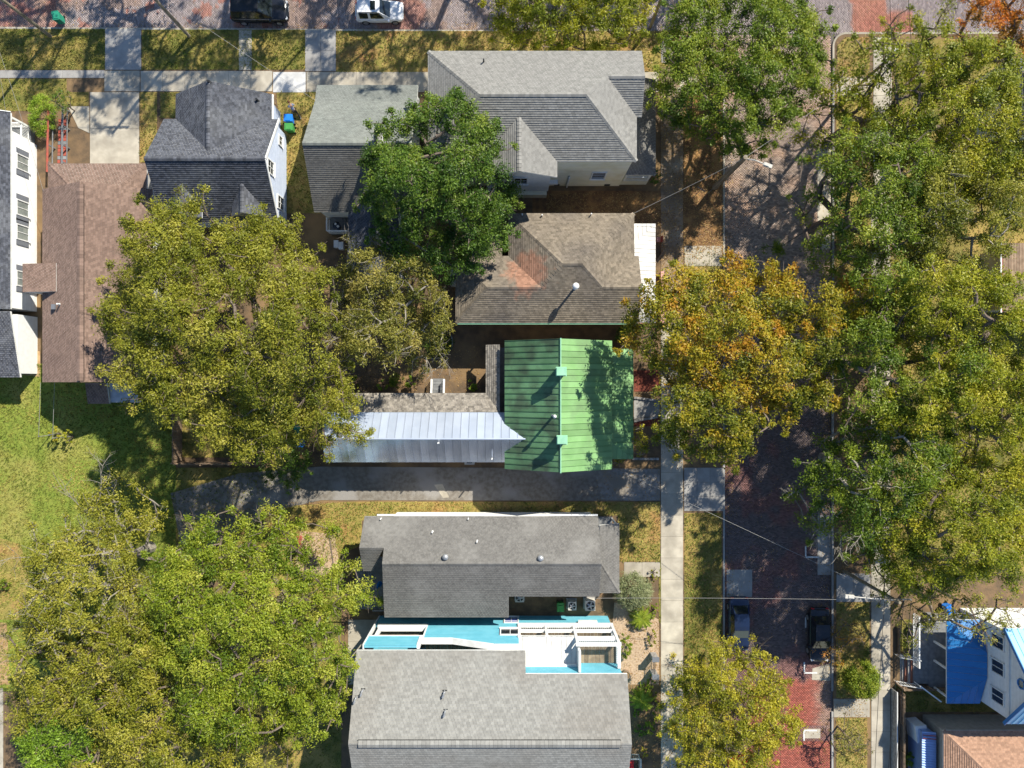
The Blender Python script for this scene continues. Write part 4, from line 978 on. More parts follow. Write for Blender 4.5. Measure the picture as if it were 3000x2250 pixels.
# the corner with two stacked balconies
wallbox(h, 18, 283, 681, 744, 2.3, 2.5, 'white_trim', 'balcony_base')
for i in range(26):
    mb = MB(); mb.box(V(19 + i * 10.1, 682, 2.505), V(19 + i * 10.1 + 9.4, 744, 2.54), R.random()); obj('deck_board', mb, 'deck_wood', h)
mb = MB(); mb.box(V(16, 674, 2.26), V(284, 681, 2.6)); obj('fascia_beam', mb, 'white_trim', h)
for x in (20, 94, 172, 280): post(h, V(x, 679, 2.6), 5.25 if x < 170 else 6.75, 0.22)
for a, b in ((22, 92), (96, 170), (174, 278)): railing(h, V(a, 679, 2.65), V(b, 679, 2.65), 1.15, gap=0.16, rail=0.16)
mb = MB(); mb.box(V(17, 677, 4.95), V(175, 687, 5.2)); mb.box(V(174, 677, 5.15), V(284, 687, 5.6)); mb.box(V(277, 687, 5.15), V(284, 760, 5.6)); obj('beam', mb, 'white_trim', h)
metal_roof(h, [[(16, 676, 5.35), (172, 676, 5.35), (172, 744, 5.95), (16, 744, 5.95)]], 'white_metal', 0.38, 0.03, slab_m='galvanised', name='balcony_roof')
mb = MB(); mb.box(V(14, 740, 5.98), V(172, 745, 6.25)); obj('flashing', mb, 'white_trim', h)
wallbox(h, 173, 283, 688, 790, 5.3, 5.5, 'white_trim', 'balcony_base')
for i in range(11):
    mb = MB(); mb.box(V(174 + i * 9.9, 688, 5.505), V(174 + i * 9.9 + 9.2, 744, 5.54), R.random()); obj('deck_board', mb, 'deck_wood', h)
railing(h, V(176, 680, 5.62), V(278, 680, 5.62), 1.1, gap=0.16, rail=0.17)
railing(h, V(280, 684, 5.62), V(280, 742, 5.62), 1.1, gap=0.16, rail=0.15)
railing(h, V(280, 684, 2.65), V(280, 742, 2.65), 1.15, gap=0.16, rail=0.15)
mb = MB(); mb.box(V(172.2, 690, 5.55), V(178, 744, 7.4)); obj('side_wall', mb, 'white_siding', h)
for x, y, z in ((-378, 775, 8.3), (-393, 790, 8.5), (-171, 778, 8.35), (-167, 818, 8.9)):
    mb = MB(); mb.tube([V(x, y, z - 0.1), V(x, y, z + 0.35), V(x - 1, y + 3, z + 0.5), V(x - 3, y + 9, z + 0.5), V(x - 5, y + 12, z + 0.3)], [0.08, 0.075, 0.075, 0.075, 0.07], 8)
    o = obj('gooseneck_vent', mb, 'galvanised', h); mb = MB(); mb.box(V(x - 5, y - 3, z - 0.02), V(x + 6, y + 3, z + 0.04)); obj('vent_flange', mb, 'dark_metal', o)
# --- white house with bright blue metal roofs
h = thing('blue_roofed_house', 'white two-storey house with bright blue metal porch roof and three gable-side windows', 'house', V(1400, 771))
metal_roof(h, [[(1300, 645, 6.15), (1720, 645, 6.15), (1720, 771, 9.5), (1300, 771, 9.5)], [(1300, 897, 6.15), (1720, 897, 6.15), (1720, 771, 9.5), (1300, 771, 9.5)]], 'sky_metal', 0.5, 0.04, slab_m='white_trim')
mb = MB(); mb.prism([V(1312, 656, 0), V(1312, 886, 0), V(1312, 886, 6.1), V(1312, 771, 9.15), V(1312, 656, 6.1)], V(400, 0, 0)); obj('wall', mb, 'white_siding', h)
siding(h, [V(1311.5, 656, 6.35), V(1311.5, 886, 6.35), V(1311.5, 771, 9.15)], 'white_siding', Vector((-1, 0, 0)), expo=0.14)
siding(h, [V(1311.5, 656, 0.4), V(1311.5, 886, 0.4), V(1311.5, 886, 6.15), V(1311.5, 656, 6.15)], 'white_siding', Vector((-1, 0, 0)), expo=0.14)
mb = MB(); mb.box(V(1307, 652, 6.16), V(1311, 890, 6.34)); obj('belt_course', mb, 'white_trim', h)
for y in (695, 764, 842): window(h, V(1311, y, 4.95), Vector((-1, 0, 0)), 1.0, 1.35, pm='pane_dark')
mb = MB(); mb.tube([V(1308.5, 771 + 12 * math.sin(a), 7.6 + 0.36 * math.cos(a)) for a in [i * math.pi / 10 for i in range(21)]], [0.06] * 21, 6); o = obj('round_window', mb, 'blue_metal', h)
mb = MB(); mb.prism([V(1310.2, 771 + 11 * math.sin(a), 7.6 + 0.33 * math.cos(a)) for a in [i * math.pi / 10 for i in range(20)]], V(1, 0, 0)); obj('pane', mb, 'pane_pale', o)
mb = MB()
for y in (645, 897): mb.bar(V(1299, y, 6.1), V(1299, 771, 9.46), 0.08, 0.26)
obj('rake_trim', mb, 'blue_metal', h)
metal_roof(h, [[(1215, 659, 2.85), (1215, 893, 2.85), (1308, 810, 3.75), (1308, 742, 3.75)], [(1215, 893, 2.85), (1308, 893, 2.85), (1308, 810, 3.75)], [(1215, 659, 2.85), (1308, 659, 2.85), (1308, 742, 3.75)]], 'blue_metal', 0.55, 0.02, slab_m='white_trim', name='porch_roof')
wallbox(h, 1206, 1310, 668, 882, 0, 0.75, 'grey_wood', 'porch_floor')
for y in (672, 745, 800, 878): post(h, V(1222, y, 0.75), 2.75, 0.15)
railing(h, V(1160, 662, 0.75), V(1160, 810, 0.75), 1.0); railing(h, V(1162, 860, 0.75), V(1222, 905, 0.75), 1.0)
wallbox(h, 1162, 1206, 700, 868, 0, 0.72, 'grey_wood', 'stair_landing')
for i in range(4):
    mb = MB(); mb.box(V(1140 + i * 6, 792, 0), V(1146 + i * 6, 868, 0.16 + 0.16 * i)); obj('step', mb, 'brick_red' if i % 2 else 'concrete_grey', h)
for y, hy in ((790, 0), (868, 0)):
    mb = MB(); a, b = V(1120, y, 0.0), V(1168, y, 0.72)
    for k in range(8): p = a.lerp(b, k / 7); mb.bar(p, p + Vector((0, 0, 0.95)), 0.03, 0.03)
    mb.bar(a + Vector((0, 0, 0.95)), b + Vector((0, 0, 0.95)), 0.05, 0.05); mb.bar(a + Vector((0, 0, 0.15)), b + Vector((0, 0, 0.15)), 0.04, 0.04); obj('handrail', mb, 'white_trim', h)
# --- orange-brown roof at the bottom right, a shed beside it
h = thing('orange_roofed_house', 'house with orange-brown shingle roof cut by the bottom right corner', 'house', V(1400, 1130))
roof(h, [[(1193, 958, 3.5), (1800, 958, 3.5), (1800, 1120, 5.6), (1355, 1120, 5.6)], [(1193, 958, 3.5), (1355, 1120, 5.6), (1193, 1282, 3.5)], [(1193, 1282, 3.5), (1800, 1282, 3.5), (1800, 1120, 5.6), (1355, 1120, 5.6)]],
     'shingle_orange', 'fascia', caps=[((1193, 958, 3.5), (1355, 1120, 5.6)), ((1355, 1120, 5.6), (1800, 1120, 5.6))])
wallbox(h, 1203, 1790, 968, 1272, 0, 3.4, 'tan_wall')
h = thing('corrugated_shed', 'narrow shed with blue corrugated roof beside the orange-brown roof', 'shed', V(1175, 1060))
mb = MB()
for i in range(34):
    y = 980 + i * 7; mb.prism([V(1156, y, 2.3), V(1192, y, 2.5), V(1192, y + 3.5, 2.56), V(1156, y + 3.5, 2.36)], (0, 0, -0.03)); mb.prism([V(1156, y + 3.5, 2.36), V(1192, y + 3.5, 2.56), V(1192, y + 7, 2.5), V(1156, y + 7, 2.3)], (0, 0, -0.03))
obj('roof', mb, 'corrugated', h); wallbox(h, 1160, 1190, 984, 1215, 0, 2.2, 'corrugated')
for y in (988, 997):
    mb = MB(); mb.bar(V(1157, y, 2.42), V(1191, y, 2.62), 0.06, 0.05); obj('batten', mb, 'rust_red', h)
# --- roofs at the right edge, mostly under trees
h = thing('blue_grey_roofed_house', 'house with blue-grey roof at the top right corner among the trees', 'house', V(1500, -850))
roof(h, [[(1350, -900, 3.4), (1750, -900, 3.4), (1750, -800, 5.2), (1430, -800, 5.2)], [(1350, -700, 3.4), (1750, -700, 3.4), (1750, -800, 5.2), (1430, -800, 5.2)], [(1350, -900, 3.4), (1430, -800, 5.2), (1350, -700, 3.4)]], 'shingle_slate', 'fascia_white')
wallbox(h, 1360, 1740, -890, -710, 0, 3.3, 'white_siding')
h = thing('rust_roofed_house', 'house with rust-brown boarded roof and pale gutter at the right edge', 'house', V(1520, -290))
roof(h, [[(1360, -390, 3.3), (1360, -200, 3.3), (1700, -200, 4.4), (1700, -390, 4.4)]], None, 'rust_red', shingle=False)
mb = MB()
for i in range(30):
    x = 1362 + i * 7; mb.prism([V(x, -390, 3.32 + i * 0.0226), V(x, -200, 3.32 + i * 0.0226), V(x + 6.3, -200, 3.34 + i * 0.0226), V(x + 6.3, -390, 3.34 + i * 0.0226)], (0, 0, -0.015), R.random())
obj('roof_boards', mb, 'fence_wood', h, kind='stuff')
mb = MB(); mb.bar(V(1357, -392, 3.25), V(1357, -198, 3.25), 0.12, 0.12); obj('gutter', mb, 'white_trim', h)
wallbox(h, 1372, 1690, -380, -210, 0, 3.1, 'tan_wall')

# ================================================================ TREES
def limb(mb, pts, r0, r1, n=5):
    k = len(pts); mb.tube(pts, [r0 + (r1 - r0) * i / (k - 1) for i in range(k)], n, R.random(), cap=False)
def bare(mb, p, d, L, r, depth):
    """a leafless, forking branch"""
    pts = [p]; q = Vector(p); dd = Vector(d).normalized()
    for i in range(3):
        dd = (dd + Vector((R.uniform(-1, 1), R.uniform(-1, 1), R.uniform(-0.5, 0.6))) * 0.28).normalized(); q = q + dd * (L / 3); pts.append(q.copy())
        if depth > 0 and i < 3:
            for s in range(1 if depth < 2 else 2):
                nd = (dd + Vector((R.uniform(-1, 1), R.uniform(-1, 1), R.uniform(-0.4, 0.6))) * 0.9).normalized()
                bare(mb, q, nd, L * R.uniform(0.45, 0.7), r * 0.6, depth - 1)
    limb(mb, pts, r, r * 0.45, 4 if r < 0.05 else 5)
def leaves(cs, rs, ns, tb, leaf, flat, elong=0.45, up=0.5, tj=0.26):
    """leaf blades spread through ellipsoids at cs with radii rs; ns leaves each; tb base tone each"""
    n = int(ns.sum()); idx = np.repeat(np.arange(len(cs)), ns)
    d = G.normal(size=(n, 3)); d /= np.linalg.norm(d, axis=1)[:, None]
    rr = rs[idx] * (0.25 + 0.75 * G.random(n) ** 0.6)
    # sprays: leaves gather round a few shoots of each clump
    sh = G.normal(size=(len(cs), 9, 3)); sh /= np.linalg.norm(sh, axis=2)[:, :, None]
    pick = sh[idx, G.integers(0, 9, n)]
    d = d * 0.48 + pick * 0.62
    p = cs[idx] + d * rr[:, None] * np.array([1, 1, flat])
    nn = d * 0.55 + np.array([0, 0, up]) + G.normal(size=(n, 3)) * 0.55
    nn /= np.linalg.norm(nn, axis=1)[:, None]
    t = np.cross(nn, G.normal(size=(n, 3))); t /= np.linalg.norm(t, axis=1)[:, None]
    b = np.cross(nn, t)
    l = leaf * (0.5 + 1.0 * G.random(n) ** 1.3); wdt = l * elong
    v = np.empty((n, 4, 3), dtype=np.float32)
    v[:, 0] = p - t * (l / 2)[:, None]; v[:, 1] = p + b * (wdt / 2)[:, None] - nn * (wdt * 0.18)[:, None]
    v[:, 2] = p + t * (l / 2)[:, None]; v[:, 3] = p - b * (wdt / 2)[:, None] - nn * (wdt * 0.18)[:, None]
    tone = np.clip(tb[idx] + (G.random(n) - 0.5) * 2 * tj, 0, 1)
    return v.reshape(-1, 3), np.arange(n * 4).reshape(-1, 4), tone
LEAFCOUNT = [0]
def tree(name, label, lobes, zb, lm, leaf=0.175, dens=420, cr=1.15, bark='bark', tr=0.28, twig=5, nbare=0, seed=1, group=None, flat=0.58, fill=1.0,
         tmid=0.42, tvar=0.36, elong=0.42, cat='tree', trunk=None, under=0.5, lobe_tone=None, blen=2.0, gap=0.25, bough=3.8):
    """lobes: (px, py, rx, ry, ztop) as seen in the photograph; the crown is filled with leaf clumps on limbs"""
    rs_ = random.Random(seed)
    L = []
    for k, (px, py, rx, ry, zt) in enumerate(lobes):
        zc = zb + (zt - zb) * 0.72; kk = S * (1 - zc / CAM_H); c = P(px, py, zc)
        L.append((c.x, c.y, rx * kk, ry * kk, zt, lobe_tone[k] if lobe_tone else 0.0))
    area = sum(math.pi * a[2] * a[3] for a in L)
    pts = []; tries = 0; want = area / (cr * cr * 1.2) * fill
    wts = [a[2] * a[3] for a in L]
    while len(pts) < want and tries < want * 14:
        tries += 1
        a = rs_.choices(L, wts)[0]
        an = rs_.random() * 2 * math.pi; q = math.sqrt(rs_.random())
        # an uneven outline: the reach changes with the direction
        q *= 1.0 + 0.10 * math.sin(an * 3 + a[0]) + 0.08 * math.sin(an * 7 + a[1] * 2)
        x, y = a[0] + a[2] * q * math.cos(an), a[1] + a[3] * q * math.sin(an)
        if any((x - b[0]) ** 2 + (y - b[1]) ** 2 < (0.74 * cr) ** 2 for b in pts): continue
        bo = float(vnoise(np.array([x]), np.array([y]), 0.30, seed)[0]) * 0.65 + float(vnoise(np.array([x]), np.array([y]), 0.75, seed + 5)[0]) * 0.35
        if bo < gap - 0.16: continue                     # a gap between two boughs
        z = zb; tn = 0
        for b in L:
            r2 = ((x - b[0]) / b[2]) ** 2 + ((y - b[1]) / b[3]) ** 2
            if r2 < 1.25:
                dp = min(b[4] - zb, 0.85 * min(b[2], b[3]) + 1.0)
                zz = b[4] - dp + dp * math.sqrt(max(0.0, 1 - r2 * 0.8))
                if zz > z: z = zz; tn = b[5]
        pts.append((x, y, (z if bo > gap else zb + (z - zb) * 0.62) + rs_.uniform(-1, 1) * cr * 0.5 - cr * 0.4 + (bo - 0.5) * bough, tn))
    tx, ty = (sum(p[0] for p in pts) / len(pts), sum(p[1] for p in pts) / len(pts)) if trunk is None else (trunk[0] * S, -trunk[1] * S)
    cs = [(p[0], p[1], p[2]) for p in pts]; tn = [p[3] for p in pts]; wt = [rs_.uniform(0.55, 1.45) for p in pts]; rr = [cr * rs_.uniform(0.72, 1.25) for p in pts]
    for p in pts:
        if rs_.random() < under and p[2] - zb > 1.5:
            f = rs_.uniform(0.25, 0.75); cs.append((p[0] + rs_.uniform(-1, 1) * cr * 0.7, p[1] + rs_.uniform(-1, 1) * cr * 0.7, zb + (p[2] - zb) * f)); tn.append(p[3]); wt.append(0.55); rr.append(cr * rs_.uniform(0.7, 1.1))
    for p in list(pts):                           # ragged shoots beyond the outline
        r2 = min(((p[0] - b[0]) / b[2]) ** 2 + ((p[1] - b[1]) / b[3]) ** 2 for b in L)
        if r2 > 0.55 and rs_.random() < 0.75:
            bx, by = min(L, key=lambda b: ((p[0] - b[0]) / b[2]) ** 2 + ((p[1] - b[1]) / b[3]) ** 2)[:2]
            an = math.atan2(p[1] - by, p[0] - bx) + rs_.uniform(-0.6, 0.6); q = cr * rs_.uniform(0.7, 1.35)
            cs.append((p[0] + q * math.cos(an), p[1] + q * math.sin(an), p[2] + rs_.uniform(-0.9, 0.4))); tn.append(p[3]); wt.append(rs_.uniform(0.15, 0.4)); rr.append(cr * rs_.uniform(0.35, 0.6))
    n0 = len(cs); csn = np.array(cs); wt = np.array(wt); ns = np.maximum(8, dens * area * fill * wt / wt.sum()).astype(int)
    root = thing(name, label, cat, Vector((tx, ty, 0)), 0, group)
    off = (tx, ty, 0)
    # limbs: each clump joins the nearest limb that starts lower
    top = Vector((tx, ty, max(0.6, zb * 0.75)))
    nodes = [Vector((tx, ty, 0)), top]; par = [-1, 0]; order = sorted(range(n0), key=lambda i: (cs[i][0] - tx) ** 2 + (cs[i][1] - ty) ** 2 + 0.3 * cs[i][2] ** 2)
    for i in order:
        c = Vector(cs[i]); best, bd = 1, 1e9
        for j in range(1, len(nodes)):
            q = nodes[j]; d = (q - c).length + max(0.0, q.z - c.z + 0.2) * 2.0
            if d < bd: best, bd = j, d
        q = nodes[best]; m = q.lerp(c, 0.5) + Vector((rs_.uniform(-1, 1), rs_.uniform(-1, 1), rs_.uniform(-0.3, 0.8))) * 0.14 * (c - q).length
        nodes.append(m); par.append(best); nodes.append(c); par.append(len(nodes) - 2)
    cnt = [1] * len(nodes)
    for j in range(len(nodes) - 1, 0, -1): cnt[par[j]] += cnt[j]
    tot = cnt[0]; rad = [max(0.022, tr * (c / tot) ** 0.42) for c in cnt]
    mb = MB()
    limb(mb, [Vector((tx, ty, -0.1)), Vector((tx, ty, 0.3)), top], rad[0] * 1.35, rad[1], 8)
    for j in range(2, len(nodes)):
        limb(mb, [nodes[par[j]], nodes[j]], min(rad[par[j]], rad[j] * 1.5), rad[j], 6 if rad[j] > 0.09 else 4)
    # twigs
    for i in range(n0):
        c = Vector(cs[i])
        for q in range(rs_.randint(0, twig)):
            d = Vector((rs_.gauss(0, 1), rs_.gauss(0, 1), rs_.gauss(0, 0.7) + 0.25)).normalized(); e = c + d * rr[i] * rs_.uniform(0.7, 1.15)
            m = c.lerp(e, 0.5) + Vector((rs_.uniform(-1, 1), rs_.uniform(-1, 1), rs_.uniform(-1, 1))) * 0.12
            mb.tube([c, m, e], [0.022, 0.016, 0.007], 3, R.random(), cap=False)
    rb = random.Random(seed * 7 + 1); st = R.getstate(); R.seed(seed)
    far = sorted(range(len(pts)), key=lambda i: -((pts[i][0] - tx) ** 2 + (pts[i][1] - ty) ** 2) * rb.uniform(0.3, 1))
    for i in far[:nbare]:
        c = Vector(cs[i]); bare(mb, c, Vector((c.x - tx, c.y - ty, 0.8)), rb.uniform(0.55, 1.0) * blen * 0.8, 0.03, 2); ns[i] = int(ns[i] * 0.4)
    R.setstate(st)
    tk = obj('trunk', mb, bark, root)
    v, f, t = leaves(csn, np.array(rr), ns, np.array([min(0.95, max(0.05, tmid + a + rs_.gauss(0, tvar * 0.55))) for a in tn]), leaf, flat, elong)
    LEAFCOUNT[0] += len(f)
    link('crown', mesh_np('crown', v, f, t, off=off), lm, root)
    return root

# left half
tree('pecan_tree', 'broad olive-green tree beside the long brown roof, largest of the back yards', [(560, 720, 170, 130, 13.5), (420, 890, 110, 140, 9.5), (640, 860, 210, 190, 15), (775, 735, 80, 90, 12), (560, 1060, 190, 170, 14), (775, 1010, 180, 170, 15), (720, 1200, 160, 120, 13), (915, 1130, 115, 95, 12), (960, 1230, 90, 60, 11), (870, 870, 90, 110, 13), (600, 950, 180, 200, 15)],
     4.0, OLIVE, dens=540, bark='bark', tr=0.42, twig=7, nbare=4, seed=3, gap=0.24, tmid=0.5, blen=2.0)
tree('water_oak', 'smaller brown-tinged tree with pale twigs left of the tan roof', [(1150, 830, 135, 95, 10.5), (1220, 940, 90, 100, 10), (1110, 940, 110, 110, 11), (1165, 1025, 60, 45, 8.5), (1060, 800, 60, 60, 9.5), (1270, 930, 45, 45, 9)],
     3.5, TWIGGY, dens=470, bark='bark_pale', tr=0.25, twig=8, nbare=4, seed=5, tmid=0.45)
tree('live_oak', 'dense dark green tree between the pale bungalow and the large light grey roof', [(1330, 370, 100, 95, 12), (1200, 450, 115, 110, 12), (1390, 500, 110, 120, 13), (1270, 580, 180, 140, 13.5), (1400, 640, 80, 80, 11.5), (1230, 700, 110, 75, 11), (1330, 740, 80, 55, 10), (1130, 560, 50, 70, 11), (1260, 360, 60, 60, 11)],
     3.5, DARK, dens=700, cr=1.0, tr=0.4, twig=2, nbare=0, seed=8, gap=0.20, bough=3.0, tmid=0.42, under=0.7)
tree('privet_tree', 'small dark green tree at the gravel drive beside the blue bin', [(830, 1360, 68, 62, 4.6), (800, 1330, 40, 40, 4.2)], 1.0, DARK, dens=600, cr=0.6, leaf=0.15, tr=0.1, twig=3, seed=11, tmid=0.35)
tree('willow_oak', 'feathery yellow-green tree behind the top edge of the large light grey roof', [(1545, 15, 95, 100, 8), (1660, 35, 110, 95, 8.2), (1780, 30, 110, 100, 8.2), (1860, 15, 55, 70, 7.5)], 2.5, YELLOW, dens=640, cr=0.95, elong=0.3, leaf=0.22, tr=0.22, twig=6, gap=0.1, bough=2.0, seed=13, tmid=0.45, under=0.6)
tree('laurel_oak', 'dense green street tree at the top corner beside the brick street', [(2070, 90, 120, 110, 9.5), (2220, 90, 130, 130, 10), (2040, 250, 110, 95, 9), (2190, 280, 150, 130, 10.5), (2310, 210, 90, 110, 9.5), (2170, 385, 80, 50, 8), (2330, 100, 60, 80, 9.5)], 2.8, MID, dens=680, cr=1.0, tr=0.38, twig=2, nbare=1, gap=0.12, bough=2.6, seed=17, tmid=0.52, under=0.6)
tree('autumn_maple', 'tree turning orange and gold over the sidewalk beside the green metal roof', [(2000, 890, 110, 95, 11), (2190, 870, 150, 105, 12), (2330, 960, 115, 125, 12), (1960, 1000, 115, 120, 11), (2150, 1040, 190, 150, 13), (2060, 1190, 130, 120, 12.5), (2110, 1290, 105, 55, 12), (2300, 1130, 110, 90, 10.5), (2520, 890, 70, 75, 10), (1900, 960, 60, 90, 8.5)],
     4.0, ORANGE, dens=440, cr=1.05, leaf=0.21, bark='bark', tr=0.32, twig=5, nbare=4, seed=19, tmid=0.42, tvar=0.5, lobe_tone=[-0.02, 0.12, 0.08, 0.05, 0.15, -0.2, -0.3, -0.05, 0.2, 0.02])
tree('maple_bough_sapling', 'thin gold-leaved sapling leaning over the dark bed at the green porch', [(1835, 1275, 28, 35, 5), (1835, 1340, 25, 28, 5), (1880, 1300, 25, 25, 4.6)], 2.0, GOLD, dens=420, cr=0.5, tr=0.06, bark='bark_pale', seed=21, tmid=0.4, twig=4)
# right half
tree('elm_tree', 'airy yellow-green tree with gaps over the right-hand sidewalk at the top', [(2590, 190, 95, 70, 11), (2700, 110, 60, 70, 10), (2480, 290, 70, 55, 10), (2700, 240, 110, 90, 12), (2540, 420, 90, 80, 11), (2640, 400, 90, 80, 11), (2440, 350, 50, 60, 9)], 4.5, YELLOW, dens=400, cr=1.0, leaf=0.18, tr=0.3, twig=6, nbare=4, seed=23, tmid=0.35, under=0.4, fill=0.95)
tree('pin_oak', 'olive-green tree crowding the top right beside the blue-grey roof', [(2850, 240, 140, 100, 13), (2930, 360, 120, 130, 13), (2790, 400, 140, 130, 14), (2900, 480, 120, 110, 13)], 4.5, YELLOW, dens=540, cr=1.15, tr=0.4, twig=5, nbare=4, seed=29, tmid=0.42)
tree('hackberry_tree', 'dull green tree overhanging the right kerb above the orange tree', [(2500, 480, 95, 85, 12), (2620, 530, 120, 105, 13), (2440, 600, 60, 70, 11), (2560, 660, 130, 100, 13), (2450, 720, 80, 70, 11)], 4.0, MID, dens=520, cr=1.1, tr=0.35, twig=5, nbare=2, seed=31, tmid=0.5, under=0.6)
tree('sycamore_tree', 'green tree with bare pale branches near the right edge, left of the rust roof', [(2760, 600, 140, 130, 14), (2880, 620, 110, 100, 13), (2680, 720, 90, 90, 12), (2900, 560, 100, 90, 13), (2840, 720, 90, 60, 12)], 4.0, OLIVE, dens=500, cr=1.15, bark='bark_pale', tr=0.4, twig=6, nbare=5, seed=37, tmid=0.46, blen=2.8)
tree('bright_oak', 'bright yellow-green tree directly below the rust roof at the right edge', [(2800, 880, 170, 105, 14), (2920, 960, 120, 110, 14), (2690, 900, 100, 90, 13), (2980, 1050, 70, 100, 13), (2860, 1030, 120, 90, 13)], 4.0, YELLOW, dens=560, cr=1.15, tr=0.42, twig=4, nbare=3, seed=41, tmid=0.5, under=0.6)
tree('shade_oak', 'mid green tree touching the orange tree on its right side', [(2580, 860, 110, 90, 12), (2600, 990, 130, 110, 13), (2720, 1070, 130, 110, 13), (2560, 1130, 110, 90, 12), (2470, 1000, 60, 90, 10)], 4.0, MID, dens=520, cr=1.1, tr=0.38, twig=5, nbare=4, seed=43, tmid=0.56, under=0.6)
tree('golden_oak', 'yellow-lit green tree in the middle of the right edge', [(2830, 1160, 150, 105, 14), (2940, 1190, 100, 120, 14), (2700, 1190, 120, 90, 13), (2960, 1330, 90, 120, 13), (2850, 1280, 110, 90, 13)], 4.0, YELLOW, dens=540, cr=1.15, tr=0.42, twig=4, nbare=3, seed=47, tmid=0.46, under=0.6)
tree('kerbside_oak', 'dark green tree leaning over the right kerb, below and right of the orange tree', [(2420, 1430, 65, 80, 9.5), (2500, 1490, 110, 95, 11), (2590, 1400, 120, 110, 12), (2680, 1310, 110, 100, 12.5), (2600, 1260, 90, 80, 11), (2510, 1330, 70, 70, 10)], 3.5, MID, dens=540, cr=1.05, tr=0.36, twig=5, nbare=5, seed=53, tmid=0.44, under=0.7, bark='bark_pale')
tree('lower_oak', 'wide green tree above the bright blue porch roof', [(2720, 1510, 150, 110, 12.5), (2860, 1470, 130, 120, 13), (2900, 1600, 120, 110, 12.5), (2700, 1640, 130, 80, 11), (2800, 1665, 110, 65, 10), (2620, 1590, 80, 70, 10)], 3.5, YELLOW, dens=520, cr=1.1, tr=0.4, twig=6, nbare=5, seed=59, tmid=0.42, under=0.55)
tree('hanging_oak', 'thin-leaved olive tree overlapping the top of the blue metal porch', [(2660, 1750, 60, 60, 5.6), (2760, 1750, 90, 70, 6.5), (2870, 1790, 100, 60, 7), (2680, 1850, 55, 45, 5.4), (2900, 1850, 50, 30, 6.5)], 3.8, OLIVE, dens=130, cr=0.9, tr=0.2, twig=7, nbare=2, seed=61, tmid=0.5, fill=0.8)
tree('orange_crown_tree', 'orange autumn tree in the top right corner', [(2930, 45, 80, 75, 9), (2880, 90, 50, 40, 8.5), (2990, 60, 60, 80, 9)], 3.0, RUST, dens=430, cr=0.95, tr=0.25, twig=4, seed=67, tmid=0.55, tvar=0.5)
# bottom
tree('pale_twig_tree', 'sparse yellow-olive tree with many bare pale branches at the lower left lawn', [(330, 1540, 100, 80, 10), (220, 1650, 140, 100, 11.5), (320, 1740, 130, 130, 12), (175, 1790, 105, 115, 11.5), (130, 1650, 60, 70, 9.5), (300, 1470, 70, 40, 9)], 3.5, OLIVE, dens=430, cr=1.1, bark='bark_pale', tr=0.4, twig=9, nbare=9, seed=71, tmid=0.62, blen=2.8)
tree('bright_elm', 'large bright green tree left of the turquoise house', [(600, 1650, 130, 95, 12), (760, 1640, 130, 105, 12.5), (890, 1760, 150, 95, 12), (700, 1830, 190, 160, 14.5), (880, 1900, 130, 110, 12.5), (850, 2060, 110, 110, 12), (690, 2050, 160, 130, 14), (560, 1800, 130, 140, 13.5), (540, 1960, 130, 110, 13.5)], 4.0, BRIGHT, dens=560, cr=1.1, tr=0.45, twig=4, nbare=3, seed=73, tmid=0.50, under=0.6)
tree('lower_left_oak', 'yellow-green tree filling the bottom left below the pale twig tree', [(420, 1900, 130, 110, 12.5), (300, 2000, 130, 110, 12), (440, 2070, 150, 120, 13), (560, 2180, 150, 110, 13), (700, 2220, 120, 70, 12), (400, 2220, 130, 80, 12)], 4.0, OLIVE, dens=540, cr=1.1, tr=0.42, twig=6, nbare=5, seed=79, tmid=0.62, under=0.5)
tree('edge_oak', 'olive tree standing at the left edge above the pale driveway', [(140, 1930, 80, 95, 11), (175, 2030, 90, 75, 11), (110, 2060, 45, 55, 9.5)], 3.5, OLIVE, dens=420, cr=1.05, tr=0.3, twig=6, nbare=3, seed=83, tmid=0.52)
tree('corner_oak', 'fresh green tree in the bottom left corner', [(170, 2160, 120, 90, 11), (260, 2090, 90, 70, 10.5), (220, 2250, 140, 70, 11), (130, 2240, 60, 60, 10)], 3.5, LIME, dens=520, cr=1.0, elong=0.45, tr=0.3, twig=3, nbare=2, seed=89, tmid=0.18, tvar=0.2, under=0.6)
tree('crape_myrtle', 'gold-leaved small tree hiding the red car at the bottom', [(2110, 2010, 105, 70, 7), (2220, 2040, 80, 80, 7), (2060, 2110, 100, 90, 7), (2190, 2140, 120, 100, 7.5), (2130, 2240, 130, 60, 7), (2100, 1925, 32, 28, 6), (2170, 1925, 40, 32, 6), (2222, 1930, 24, 28, 6), (2300, 2130, 45, 60, 6.5), (2020, 2000, 40, 60, 6)], 2.2, GOLD, dens=560, cr=0.8, leaf=0.17, gap=0.24, bough=2.5, tr=0.16, twig=7, nbare=5, seed=97, tmid=0.36, tvar=0.4, blen=1.4)
tree('bare_shrub', 'half-bare brown shrub on the grass strip beside the black parked car', [(2500, 1880, 50, 45, 4), (2470, 1930, 40, 30, 3.6)], 1.2, RUST, dens=150, cr=0.5, leaf=0.13, tr=0.06, twig=6, seed=101, tmid=0.2, cat='shrub')
tree('thin_sapling', 'thin half-bare sapling on the lower right grass strip', [(2500, 2170, 40, 35, 3.6), (2530, 2200, 30, 25, 3.4)], 1.5, TWIGGY, dens=200, cr=0.5, leaf=0.13, tr=0.07, twig=5, seed=103, tmid=0.3)
tree('glossy_shrub', 'dark glossy shrub at the top of the rusty ramp', [(178, 302, 24, 24, 2.2)], 0.6, DARK, dens=480, cr=0.42, leaf=0.13, tr=0.05, seed=109, tmid=0.35, twig=2, cat='shrub')
